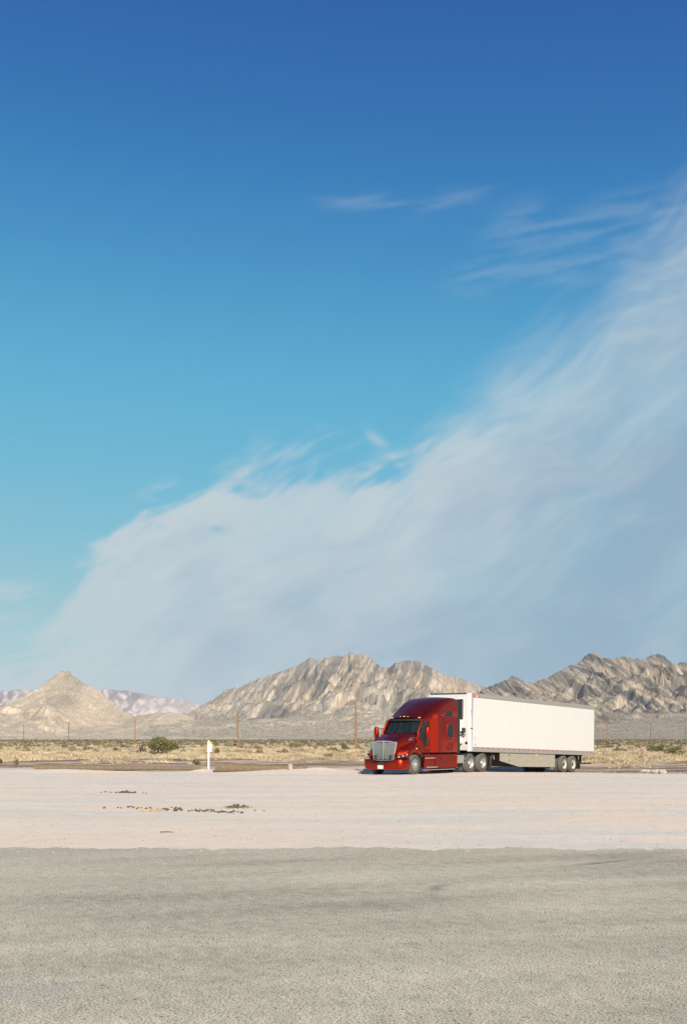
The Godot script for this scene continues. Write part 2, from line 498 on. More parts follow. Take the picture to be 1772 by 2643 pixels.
func build_ground() -> void:
	var xs := steps([-7000.0, [-1500.0, 500.0], [-400.0, 90.0], [-120.0, 20.0], [-45.0, 3.0], [-24.0, 0.8], [30.0, 0.4], [60.0, 2.0], [150.0, 6.0], [500.0, 30.0], [1500.0, 100.0], [7000.0, 500.0]])
	var ds := steps([-400.0, [-40.0, 60.0], [20.0, 8.0], [60.0, 1.5], [130.0, 0.45], [260.0, 1.6], [600.0, 6.0], [1600.0, 25.0], [4000.0, 150.0], [15000.0, 1000.0]])
	var pos := PackedVector3Array()
	var col := PackedColorArray()
	for d in ds:
		for x in xs:
			var low := 0.045 * (1.0 - smoothstep(76.0, 90.0, d)) if d < 90.0 else 0.0
			pos.append(Vector3(x, height(x, -d) - low, -d))
			col.append(soil_color(x, -d))
	var g := obj("desert_ground", sheet(pos, col, xs.size(), ds.size()), M.soil)
	tag(g, "tan desert soil with dark brown dirt streaks reaching the mountains", "ground", "", "structure")
	# pale gravel lot
	xs = steps([-150.0, [-30.0, 4.0], [-22.0, 0.8], [26.0, 0.22], [40.0, 0.8], [150.0, 4.0]])
	var nz := 190
	pos = PackedVector3Array(); col = PackedColorArray()
	for j in nz:
		var t := float(j) / (nz - 1)
		for x in xs:
			var z0 := asphalt_far(x) + 0.9
			var z := lerpf(z0, lot_far(x), t * t * 0.35 + t * 0.65)
			var rim := smoothstep(0.965, 1.0, t) * 0.075
			pos.append(Vector3(x, height(x, z) - rim - 0.012 * (1.0 - smoothstep(0.0, 0.03, t)), z))
			var s := n_e.get_noise_2d(x * 0.5, z * 2.0)
			var s2 := n_a.get_noise_2d(x * 1.5 + 90.0, z * 3.0)
			var c := Color(0.70, 0.61, 0.52).lerp(Color(0.60, 0.565, 0.51), clampf(0.5 + s * 1.3, 0.0, 1.0))
			c = c.lerp(Color(0.72, 0.585, 0.46), clampf(0.35 + s2 * 1.2, 0.0, 1.0) * 0.7)
			c = c.lerp(Color(0.50, 0.39, 0.30), smoothstep(68.5, 72.0, -z + s * 3.0) * 0.75)
			if absf(z + 41.0) < 1.5: c = c.lerp(Color(0.36, 0.30, 0.23), 0.6 * exp(-pow((z + 41.0 - 0.05 * (x + 10.0)) / 0.12, 2.0)) * smoothstep(-10.4, -10.0, x) * (1.0 - smoothstep(-9.6, -9.2, x)))
			c *= 1.0 + 0.10 * n_d.get_noise_2d(x * 1.2, z * 1.2)
			col.append(c)
	g = obj("gravel_lot", sheet(pos, col, xs.size(), nz), M.gravel)
	tag(g, "flat pale pinkish gravel lot under the truck", "gravel lot", "", "structure")
	# weathered asphalt in front
	xs = steps([-150.0, [-20.0, 6.0], [-7.0, 0.5], [7.0, 0.055], [20.0, 0.5], [150.0, 6.0]])
	var ts := steps([0.0, [0.60, 0.0042], [1.0, 0.05]])
	pos = PackedVector3Array(); col = PackedColorArray()
	var arc := [Vector2(0.9, -13.8), Vector2(1.1, -15.2), Vector2(1.75, -16.4), Vector2(2.6, -17.3), Vector2(3.55, -18.1), Vector2(4.4, -18.9)]
	for t in ts:
		for x in xs:
			var ze := asphalt_far(x)
			var z := ze + t * 21.5 if t < 0.6 else lerpf(ze + 12.9, 40.0, (t - 0.6) / 0.4)
			var rim := 0.045 * (1.0 - smoothstep(0.0, 0.012, t))
			pos.append(Vector3(x, 0.016 - rim + 0.006 * n_b.get_noise_2d(x, z), z))
			var s := n_e.get_noise_2d(x * 0.4 - z * 0.25, (z + 0.45 * x) * 1.9)
			var s2 := n_e.get_noise_2d(x * 1.1 + 50.0, (z + 0.3 * x) * 5.0)
			var s3 := n_a.get_noise_2d(x * 2.0, z * 2.0)
			var c := Color(0.565, 0.522, 0.418) * (1.0 - 0.02 * clampf(x, -6.0, 6.0) + 0.15 * s + 0.16 * s2 + 0.2 * s3 + 0.22 * n_d.get_noise_2d(x * 3.0, z * 3.0))
			c = c.lerp(Color(0.60, 0.525, 0.44), (1.0 - smoothstep(0.0, 0.16, t)) * clampf(0.35 + 0.6 * (1.0 - smoothstep(0.0, 0.04, t)) + s2 * 1.5 + 0.6 * s3 + n_d.get_noise_2d(x * 2.0, z * 2.0), 0.0, 1.0) * 0.85)
			c = c.lerp(Color(0.42, 0.39, 0.335), 0.55 * smoothstep(0.0, -5.0, x) * clampf(0.6 + s, 0.0, 1.0) * (1.0 - smoothstep(0.1, 0.5, t)))
			var p := Vector2(x, z)
			if t < 0.6 and absf(x) < 7.0:
				for k in arc.size() - 1:            # curved tyre mark
					var near := Geometry2D.get_closest_point_to_segment(p, arc[k], arc[k + 1])
					var dd := p.distance_to(near)
					if dd < 0.3: c = c.lerp(Color(0.13, 0.125, 0.11), 0.75 * exp(-dd * dd / 0.006) * clampf(0.55 + s2 * 1.5, 0.0, 1.0))
				for q: Array in [[0.48, -13.4, 0.14, 0.10], [0.62, -10.95, 0.16, 0.07], [0.50, -13.1, 0.1, 0.06]]:
					var e := Vector2((x - q[0]) / q[2], (z - q[1]) / q[3]).length()
					if e < 2.0: c = c.lerp(Color(0.12, 0.10, 0.075), 0.42 * exp(-e * e) * clampf(0.6 + 1.5 * n_d.get_noise_2d(x * 9.0, z * 9.0), 0.0, 1.0))
				# smooth pale patch at the left
				var rim_z := -9.15 - 0.38 * (x + 2.15)
				if x < -1.75 and z > rim_z - 0.12:
					c = c.lerp(Color(0.52, 0.49, 0.42), 0.8 * smoothstep(rim_z, rim_z + 0.10, z) * (1.0 - smoothstep(-8.85, -8.6, z)) * smoothstep(-1.75, -1.95, x))
					c = c.lerp(Color(0.16, 0.155, 0.14), 0.35 * exp(-pow((z - rim_z) / 0.03, 2.0)))
			col.append(c)
	g = obj("asphalt", sheet(pos, col, xs.size(), ts.size()), M.asphalt)
	tag(g, "grey weathered asphalt with faint streaks and a curved tyre mark", "asphalt", "", "structure")

# ---------------------------------------------------------------- mountains
func mountain(called: String, label: String, px: Array, far: float, front: float, back: float, nx: int, nz: int, sd: int, look: Dictionary) -> void:
	var n_spur := noise(sd, 1.0 / (front * look.spur), FastNoiseLite.TYPE_SIMPLEX, 3, FastNoiseLite.FRACTAL_RIDGED)
	n_spur.fractal_gain = 0.38
	var n_fine := noise(sd + 1, 1.0 / (front * 0.07), FastNoiseLite.TYPE_SIMPLEX, 5, FastNoiseLite.FRACTAL_RIDGED)
	var n_jag := noise(sd + 2, 1.0 / (far * 0.006), FastNoiseLite.TYPE_SIMPLEX, 4)
	var n_big := noise(sd + 3, 1.0 / (front * 0.25), FastNoiseLite.TYPE_SIMPLEX, 3)
	var n_str := noise(sd + 4, 1.0 / (far * 0.008), FastNoiseLite.TYPE_SIMPLEX, 4)
	var n_spk := noise(sd + 5, 1.0 / (far * 0.0016), FastNoiseLite.TYPE_SIMPLEX, 3)
	var x0: float = (px[0].x - CX) / F * far
	var x1: float = (px[-1].x - CX) / F * far
	var hc := PackedFloat32Array()
	var ux := PackedFloat32Array()
	# more columns where the photograph looks
	var in0 := maxf(x0, -0.30 * far)
	var in1 := minf(x1, 0.30 * far)
	for i in nx:
		var t := float(i) / (nx - 1)
		var x := lerpf(x0, in0, t / 0.06) if t < 0.06 and x0 < in0 else (lerpf(in1, x1, (t - 0.94) / 0.06) if t > 0.94 and x1 > in1 else lerpf(in0, in1, (t - (0.06 if x0 < in0 else 0.0)) / (1.0 - (0.06 if x0 < in0 else 0.0) - (0.06 if x1 > in1 else 0.0))))
		ux.append(x)
		var p := CX + x / far * F
		var row: float = px[-1].y
		for k in px.size() - 1:
			if p >= px[k].x and p <= px[k + 1].x:
				row = lerpf(px[k].y, px[k + 1].y, (p - px[k].x) / (px[k + 1].x - px[k].x))
				break
		hc.append(maxf(0.0, (HZ - row + n_jag.get_noise_2d(x, 0.0) * look.jag) / F * far))
	var hs := PackedFloat32Array()
	var sums := PackedFloat32Array([0.0])
	for i in nx: sums.append(sums[-1] + hc[i])
	var win := int(nx * look.blur)
	for i in nx:
		var a := maxi(0, i - win)
		var b := mini(nx - 1, i + win)
		hs.append((sums[b + 1] - sums[a]) / (b - a + 1))
	var pos := PackedVector3Array()
	var col := PackedColorArray()
	var rows := int(nz * 0.82)
	var fan: float = look.fan
	for j in nz:
		var t := float(j) / rows if j <= rows else 1.0 + float(j - rows) / (nz - 1 - rows)
		var z := -far + front * (1.0 - t) if t <= 1.0 else -far - back * (t - 1.0)
		for i in nx:
			var x := ux[i]
			var h := 0.0
			var steep := 0.0
			var sp := 0.0
			var fi := 0.0
			if t <= 1.0:
				var warp := n_big.get_noise_2d(x, z) * front * 0.06
				sp = n_spur.get_noise_2d(x + warp + look.skew * front * t * 0.35, z * 0.32 + warp)
				var fv: float = look.get("foot", 1.0)
				var foot := 0.40 + fv * (0.14 * n_big.get_noise_2d(x * 1.3 + 500.0, 0.0) - 0.10 * sp)
				var k := clampf((t - foot) / (1.0 - foot), 0.0, 1.0)
				steep = smoothstep(0.0, 0.18, k)
				var base := lerpf(hs[i], hc[i], smoothstep(0.55, 1.0, t))
				var prof := fan * smoothstep(0.0, 1.0, minf(1.0, t / maxf(foot, 0.05))) * 0.999 + (1.0 - fan) * pow(k, look.power)
				var h0 := base * prof
				var c0: float = x + look.lean * h0
				var str := n_spur.get_noise_2d(c0 * look.fold, (h0 - x * 0.5) * 0.5 + 4000.0)
				var room := minf(1.0, k * 4.0) * minf(1.0, (1.0 - k) * 4.0)
				fi = n_fine.get_noise_3d(x, h0 * 1.5, z * 0.45)
				h = h0 - hs[i] * room * ((1.0 - sp) * look.ridge + (1.0 - str) * look.strata + (1.0 - fi) * look.rough) * 0.5
				h += hs[i] * room * (look.ridge + look.strata + look.rough) * 0.12
				h -= 2.0 * (1.0 - smoothstep(0.0, 0.05, t))
			else:
				h = hc[i] * (1.0 - (t - 1.0) * 0.9) - 8.0 * (t - 1.0)
				steep = 1.0
				fi = n_fine.get_noise_3d(x, h, z)
			pos.append(Vector3(x, h, z))
			# the rock's own colours: slanting pale and dark bands, tan fans dotted with scrub
			var c1: float = x + look.lean * h
			var band := n_str.get_noise_2d(c1 * 1.0, h * look.stretch + z * 0.05)
			var patch := n_big.get_noise_2d(c1 * 2.0 + 900.0, h * 1.4)
			var spk := n_spk.get_noise_3d(x, h, z * 0.4)
			var rock_c: Color = look.mid
			rock_c = rock_c.lerp(look.dark, clampf(0.15 + patch * 1.7 + fi * 0.35 - 0.3 * band, 0.0, 1.0))
			rock_c = rock_c.lerp(look.pale, smoothstep(0.06, 0.24, band + patch * -0.25) * look.bands)
			var hue: float = n_big.get_noise_2d(x * 2.6 - 300.0, h * 3.0 + z * 0.4) * 0.22 + n_str.get_noise_2d(x * 0.7 + 800.0, h) * 0.12
			hue *= look.get("hue", 0.32)
			rock_c = Color(rock_c.r * (1.0 + hue), rock_c.g, rock_c.b * (1.0 - 0.8 * hue))
			rock_c *= 1.0 + spk * look.speck
			var fan_c: Color = look.fan_color * (1.0 + spk * 0.75 + 0.18 * n_str.get_noise_2d(x * 0.5, z * 1.2))
			col.append(fan_c.lerp(rock_c, steep))
	var o := obj(called, sheet(pos, col, nx, nz), M.mountain)
	tag(o, label, "mountain", "", "structure")

func pts(a: Array) -> Array:
	var out := []
	for i in range(0, a.size(), 2): out.append(Vector2(a[i], a[i + 1]))
	return out

func build_mountains() -> void:
	mountain("far_mountain_range", "pale pinkish white mountain range far behind the pointed hill", pts([-1400, 1800, -900, 1770, -400, 1790, -150, 1776, 0, 1784, 23, 1783, 57, 1777, 80, 1783, 100, 1782, 180, 1786, 256, 1781, 283, 1779, 325, 1783, 363, 1789, 413, 1800, 459, 1804, 497, 1812, 540, 1826, 640, 1850, 900, 1880]),
		13000.0, 5500.0, 2500.0, 420, 150, 61, {"spur": 0.16, "jag": 3.0, "blur": 0.05, "fan": 0.10, "power": 1.25, "ridge": 0.20, "rough": 0.08, "strata": 0.08, "fold": 1.5, "skew": 0.3, "lean": 0.8, "stretch": 0.8, "bands": 0.9, "hue": 0.0, "speck": 0.2,
		"mid": Color(0.42, 0.37, 0.36), "dark": Color(0.22, 0.21, 0.23), "pale": Color(0.58, 0.50, 0.47), "fan_color": Color(0.50, 0.43, 0.37)})
	mountain("mountain", "broad grey and tan rocky mountain in the middle behind the power poles", pts([300, 1880, 400, 1866, 470, 1856, 500, 1832, 516, 1822, 554, 1802, 586, 1778, 618, 1774, 653, 1755, 691, 1743, 723, 1732, 752, 1722, 774, 1714, 800, 1695, 816, 1703, 844, 1698, 867, 1688, 880, 1696, 905, 1682, 921, 1689, 937, 1686, 956, 1697, 978, 1717, 997, 1723, 1008, 1722, 1017, 1711, 1051, 1703, 1078, 1706, 1102, 1717, 1141, 1739, 1187, 1751, 1226, 1765, 1290, 1782, 1400, 1815, 1560, 1860]),
		5200.0, 2700.0, 900.0, 900, 260, 71, {"spur": 0.17, "jag": 3.5, "blur": 0.045, "fan": 0.20, "power": 1.08, "ridge": 0.22, "rough": 0.12, "strata": 0.09, "fold": 2.0, "skew": -0.4, "lean": -0.45, "stretch": 0.22, "bands": 0.65, "speck": 0.55,
		"mid": Color(0.29, 0.25, 0.202), "dark": Color(0.16, 0.15, 0.134), "pale": Color(0.45, 0.375, 0.29), "fan_color": Color(0.345, 0.298, 0.23)})
	mountain("mountain", "steep dark rocky mountain with slanting bands behind the white trailer", pts([1080, 1885, 1150, 1850, 1200, 1806, 1240, 1782, 1272, 1767, 1296, 1758, 1323, 1742, 1345, 1755, 1364, 1761, 1380, 1761, 1400, 1753, 1438, 1734, 1466, 1719, 1492, 1711, 1505, 1698, 1519, 1685, 1537, 1687, 1550, 1696, 1578, 1702, 1604, 1694, 1629, 1697, 1661, 1700, 1683, 1687, 1696, 1685, 1712, 1692, 1731, 1708, 1747, 1713, 1760, 1708, 1772, 1710, 1830, 1722, 1900, 1705, 2050, 1740, 2200, 1730, 2500, 1780, 2900, 1760, 3400, 1850]),
		4300.0, 2000.0, 900.0, 800, 260, 81, {"spur": 0.16, "jag": 4.5, "blur": 0.03, "fan": 0.20, "power": 0.95, "ridge": 0.13, "rough": 0.13, "strata": 0.25, "fold": 1.6, "foot": 0.35, "skew": 1.0, "lean": 0.85, "stretch": 0.2, "bands": 0.8, "speck": 0.6,
		"mid": Color(0.215, 0.185, 0.147), "dark": Color(0.098, 0.102, 0.104), "pale": Color(0.37, 0.31, 0.24), "fan_color": Color(0.27, 0.235, 0.18)})
	mountain("hill", "sandy pointed hill at the far left with smooth pyramid slopes", pts([-1500, 1860, -1100, 1800, -700, 1850, -400, 1815, -200, 1850, -100, 1858, 0, 1835, 38, 1820, 77, 1793, 107, 1774, 126, 1755, 153, 1734, 165, 1730, 180, 1733, 195, 1749, 214, 1760, 249, 1780, 283, 1804, 318, 1831, 337, 1846, 352, 1846, 398, 1839, 440, 1836, 478, 1843, 540, 1860, 640, 1880, 760, 1896]),
		3700.0, 1500.0, 600.0, 520, 200, 91, {"spur": 0.22, "jag": 3.0, "blur": 0.03, "fan": 0.14, "power": 1.12, "ridge": 0.05, "rough": 0.035, "strata": 0.02, "fold": 2.0, "skew": 0.1, "lean": 0.5, "stretch": 0.3, "bands": 0.22, "hue": 0.12, "speck": 0.45,
		"mid": Color(0.49, 0.405, 0.305), "dark": Color(0.35, 0.297, 0.228), "pale": Color(0.54, 0.45, 0.35), "fan_color": Color(0.46, 0.388, 0.295)})

# ---------------------------------------------------------------- plants
func leaf_cloud(st: SurfaceTool, n: int, size: Vector3, leaf: float, base: Color, vary: float, sd: int, lift := 0.12) -> void:
	var r := RandomNumberGenerator.new()
	r.seed = sd
	var lobes: Array[Vector4] = []
	for k in 9:
		var t := r.randf() * TAU
		var q := sqrt(r.randf()) * 0.62
		lobes.append(Vector4(cos(t) * q, r.randf_range(0.3, 0.78), sin(t) * q, r.randf_range(0.22, 0.42)))
	for i in n:
		var l := lobes[r.randi() % 9]
		var d := Vector3(r.randfn(), r.randfn(), r.randfn()).normalized() * pow(r.randf(), 0.45) * l.w
		var p := Vector3(l.x + d.x, maxf(lift, l.y + d.y), l.z + d.z)
		p = Vector3(p.x * size.x * 0.5, p.y * size.y, p.z * size.z * 0.5)
		var u := Vector3(r.randfn(), r.randfn(), r.randfn()).normalized() * leaf * r.randf_range(0.6, 1.3)
		var v := u.cross(Vector3(r.randfn(), r.randfn(), r.randfn())).normalized() * leaf * r.randf_range(0.35, 0.7)
		var c := base * r.randf_range(1.0 - vary, 1.0 + vary)
		if r.randf() < 0.25: c = c.lerp(Color(0.20, 0.17, 0.09), 0.5)
		c.a = 1.0
		st.set_color(c)
		tri(st, p - u, p + v, p + u, Vector3(0, 1, 0.2))
		tri(st, p - u, p + u, p - v, Vector3(0, 1, 0.2))

func stems(st: SurfaceTool, n: int, size: Vector3, r0: float, sd: int) -> void:
	var r := RandomNumberGenerator.new()
	r.seed = sd
	for i in n:
		var t := r.randf() * TAU
		var q := r.randf_range(0.15, 0.85)
		var tip := Vector3(cos(t) * q * size.x * 0.42, size.y * r.randf_range(0.6, 0.95), sin(t) * q * size.z * 0.42)
		tube(st, [Vector3(cos(t) * 0.04, -0.05, sin(t) * 0.04), tip * 0.5 + Vector3(0, size.y * 0.05, 0), tip], r0, r0 * 0.35, 4)

func shrub(called: String, label: String, at: Vector3, size: Vector3, n: int, leaf: float, c: Color, sd: int, group := "") -> Node3D:
	var o := thing(called, label, "shrub", at, 0.0, group)
	var st := mb()
	leaf_cloud(st, n, size, leaf, c, 0.45, sd)
	obj("foliage", st, M.leaf, o).set_meta("kind", "stuff")
	st = mb()
	stems(st, 9, size, 0.02, sd + 1)
	obj("stems", st, M.stem, o).set_meta("kind", "stuff")
	return o

func scatter(called: String, mesh: Mesh, material: Material, xf: Array, cols: PackedColorArray, label: String, category: String) -> void:
	var mm := MultiMesh.new()
	mm.transform_format = MultiMesh.TRANSFORM_3D
	mm.use_colors = true
	mm.mesh = mesh
	mm.instance_count = xf.size()
	for i in xf.size():
		mm.set_instance_transform(i, xf[i])
		mm.set_instance_color(i, cols[i])
	var o := MultiMeshInstance3D.new()
	o.multimesh = mm
	o.material_override = material
	o.name = numbered(called)
	add_child(o)
	tag(o, label, category, "", "stuff")

func ground_at(px: float, row: float) -> Vector3:
	var d := EYE * F / (row - HZ)
	var x := (px - CX) / F * d
	return Vector3(x, height(x, -d), -d)

func build_plants() -> void:
	rng.seed = 7
	# scrub covering the plain: one mass
	var st := mb()
	leaf_cloud(st, 70, Vector3(1.4, 0.8, 1.4), 0.13, Color(1, 1, 1), 0.4, 3, 0.05)
	st.generate_normals()
	var bush_mesh := st.commit()
	var xf := []
	var cols := PackedColorArray()
	var greens := [Color(0.15, 0.135, 0.07), Color(0.20, 0.175, 0.095), Color(0.11, 0.105, 0.058), Color(0.28, 0.235, 0.15), Color(0.24, 0.205, 0.125)]
	for k in 21000:
		var d := 150.0 + 1550.0 * pow(rng.randf(), 1.55)
		var x := rng.randf_range(-0.42, 0.42) * d
		var dens := (0.12 + 0.88 * smoothstep(190.0, 420.0, d)) * smoothstep(-0.30, 0.15, n_a.get_noise_2d(x * 0.8, -d * 0.8) + 0.25 * smoothstep(400.0, 800.0, d))
		if rng.randf() > dens: continue
		var s := rng.randf_range(0.35, 0.95) * (1.0 + d / 900.0)
		xf.append(Transform3D(Basis(Vector3.UP, rng.randf() * TAU).scaled(Vector3(s, s * rng.randf_range(0.7, 1.1), s)), Vector3(x, height(x, -d) - 0.05, -d)))
		cols.append(greens[rng.randi() % 5] * rng.randf_range(0.75, 1.25))
	scatter("desert_scrub", bush_mesh, M.leaf, xf, cols, "olive green desert scrub covering the plain below the mountains", "scrub")
	# dry yellow grass
	st = mb()
	var r := RandomNumberGenerator.new()
	r.seed = 11
	for i in 46:
		var t := r.randf() * TAU
		var q := r.randf() * 0.45
		var b := Vector3(cos(t) * q, 0, sin(t) * q)
		var lean := Vector3(r.randfn() * 0.14 + cos(t) * 0.12, r.randf_range(0.12, 0.32), r.randfn() * 0.14 + sin(t) * 0.12)
		var side := lean.cross(Vector3(r.randfn(), 0.2, r.randfn())).normalized() * 0.022
		var cc := Color(1, 1, 1) * r.randf_range(0.75, 1.2)
		cc.a = 1.0
		st.set_color(cc)
		tri(st, b - side, b + side, b + lean, Vector3(0, 1, 0))
	st.generate_normals()
	var tuft := st.commit()
	xf = []; cols = PackedColorArray()
	var straw := [Color(0.51, 0.42, 0.27), Color(0.475, 0.385, 0.265), Color(0.56, 0.455, 0.30), Color(0.38, 0.295, 0.185), Color(0.29, 0.215, 0.13)]
	for k in 34000:
		var d := 92.0 + 420.0 * pow(rng.randf(), 1.6)
		var x := rng.randf_range(-0.40, 0.40) * d
		var dens := smoothstep(98.0, 118.0, d + n_e.get_noise_2d(x * 0.6, -d) * 16.0) * (0.25 + 0.75 * smoothstep(-0.25, 0.1, n_a.get_noise_2d(x * 2.0 + 70.0, -d * 2.0)))
		if rng.randf() > dens: continue
		var s := rng.randf_range(0.6, 1.5)
		xf.append(Transform3D(Basis(Vector3.UP, rng.randf() * TAU).scaled(Vector3(s * 1.3, s * rng.randf_range(0.7, 1.1), s * 1.3)), Vector3(x, height(x, -d) - 0.02, -d)))
		cols.append(straw[rng.randi() % 5] * rng.randf_range(0.85, 1.15))
	scatter("dry_grass", tuft, M.leaf, xf, cols, "dry straw coloured grass in front of the green scrub", "grass")
	# shrubs that stand out
	shrub("creosote_bush", "large round green creosote bush left of the white marker post", ground_at(420, 1951), Vector3(5.0, 1.9, 3.8), 5600, 0.09, Color(0.14, 0.138, 0.055), 101)
	shrub("brown_shrub", "small dark brownish shrub right behind the white marker post", ground_at(561, 1947), Vector3(0.95, 0.85, 0.9), 420, 0.06, Color(0.15, 0.125, 0.07), 102)
	shrub("green_weed", "low dark green weed on the dirt left of the marker post", ground_at(507, 1974), Vector3(0.75, 0.40, 0.6), 260, 0.05, Color(0.085, 0.10, 0.04), 103)
	shrub("green_weed", "upright green weed on bare gravel at the far left", ground_at(43, 1976), Vector3(0.45, 0.55, 0.4), 180, 0.05, Color(0.14, 0.15, 0.06), 104)
	shrub("dark_weed", "dark clump of weed at the left edge of the photo", ground_at(3, 1970), Vector3(0.5, 0.35, 0.5), 180, 0.05, Color(0.09, 0.08, 0.045), 105)
	shrub("brown_shrub", "grey brown shrub in the straw grass just left of the red tractor's nose", ground_at(845, 1960), Vector3(1.3, 0.6, 1.1), 420, 0.06, Color(0.24, 0.20, 0.13), 106)
	shrub("green_shrub", "olive shrub in the straw grass left of the big creosote bush", ground_at(298, 1940), Vector3(1.1, 0.7, 1.1), 380, 0.07, Color(0.11, 0.12, 0.055), 107)
	shrub("green_shrub", "spreading green shrub right of the trailer, nearest the photo's right edge", ground_at(1742, 1955), Vector3(2.6, 1.0, 1.8), 900, 0.08, Color(0.15, 0.15, 0.06), 108)
	shrub("green_shrub", "wide dark green shrub in the dry grass right of the trailer", ground_at(1690, 1943), Vector3(3.6, 1.35, 2.6), 1300, 0.09, Color(0.13, 0.13, 0.055), 109)
	shrub("brown_shrub", "brown low shrub just right of the trailer's rear doors", ground_at(1600, 1942), Vector3(2.4, 0.9, 2.0), 700, 0.09, Color(0.22, 0.18, 0.09), 110)
	shrub("green_shrub", "dark green shrub by the foot of the nearest power pole", ground_at(890, 1936), Vector3(1.8, 1.0, 1.6), 600, 0.09, Color(0.13, 0.13, 0.06), 111)
	shrub("green_shrub", "rounded olive shrub halfway between the two nearest power poles", ground_at(760, 1934), Vector3(2.2, 1.1, 2.0), 700, 0.09, Color(0.15, 0.145, 0.065), 112)
	# low bushes along the near edge of the scrub
	var proto := shrub("low_bush", "low olive bush at the scrub's near edge, left of the marker post", ground_at(20, 1931), Vector3(1.7, 0.85, 1.6), 340, 0.09, Color(0.15, 0.14, 0.065), 120, "low bushes left of the marker post")
	var proto2 := shrub("low_bush", "low olive bush at the scrub's near edge, left of the marker post", ground_at(120, 1930), Vector3(1.9, 0.8, 1.7), 340, 0.09, Color(0.20, 0.17, 0.085), 121, "low bushes left of the marker post")
	var areas := [[20.0, 530.0, 18, "left of the marker post"], [570.0, 930.0, 14, "between the marker post and the tractor"], [1545.0, 1760.0, 9, "right of the trailer"]]
	for q: Array in areas:
		for k in int(q[2]):
			var o: Node3D = (proto if k % 2 else proto2).duplicate()
			o.name = numbered("low_bush")
			add_child(o)
			o.position = ground_at(lerpf(q[0], q[1], (k + rng.randf()) / q[2]), rng.randf_range(1927.0, 1938.0))
			o.rotation.y = rng.randf() * TAU
			o.scale = Vector3.ONE * rng.randf_range(0.45, 0.95)
			tag(o, "low olive bush at the scrub's near edge, " + q[3], "shrub", "low bushes " + q[3])

# ---------------------------------------------------------------- objects on the lot
func power_pole(px: float, top: float, far: float, label: String, grey: bool, arm: bool) -> void:
	var x := (px - CX) / F * far
	var g := height(x, -far)
	var tall := (HZ - top) / F * far + EYE - g
	var o := thing("power_pole", label, "power pole", Vector3(x, g, -far), 0.35, "wooden power poles across the plain")
	var m: Material = M.pole_grey if grey else M.pole_wood
	var st := mb(true)
	tube(st, [Vector3(0, -0.5, 0), Vector3(0, tall * 0.5, 0), Vector3(0, tall, 0)], 0.24, 0.16, 10)
	obj("pole", st, m, o)
	if arm:
		st = mb()
		box(st, Vector3(0, tall * 0.78, 0.21), Vector3(1.75, 0.13, 0.11), 0.01)
		obj("crossarm", st, M.pole_grey, o)
		for s: float in [-0.8, -0.4, 0.4, 0.8]:
			st = mb(true)
			tube(st, [Vector3(s, tall * 0.78 + 0.065, 0.21), Vector3(s, tall * 0.78 + 0.22, 0.21)], 0.04, 0.03, 6)
			obj("insulator", st, M.block, o)
		for s: float in [-1.0, 1.0]:
			st = mb()
			tube(st, [Vector3(s * 0.6, tall * 0.78 - 0.05, 0.24), Vector3(0, tall * 0.78 - 0.5, 0.2)], 0.025, 0.025, 4)
			obj("brace", st, M.pole_grey, o)

func log_shape(length: float, r0: float, r1: float, bend: float, sd: int) -> ArrayMesh:     # lies along +x
	var st := mb(true)
	var rings := []
	var n := noise(sd, 1.6)
	for k in 33:
		var t := k / 32.0
		var ring := PackedVector3Array()
		for i in 16:
			var a := TAU * i / 16
			var r := lerpf(r0, r1, t) * (1.0 + 0.10 * n.get_noise_2d(t * length * 0.8, a * 1.2) - (0.09 if i == 3 and t > 0.08 and t < 0.6 else 0.0))
			ring.append(Vector3(t * length + (0.05 * n.get_noise_1d(a * 3.0) if k == 0 or k == 32 else 0.0), sin(a) * r + bend * 4.0 * t * (1.0 - t), cos(a) * r))
		rings.append(ring)
	loft(st, rings)
	st.generate_normals()
	return st.commit()

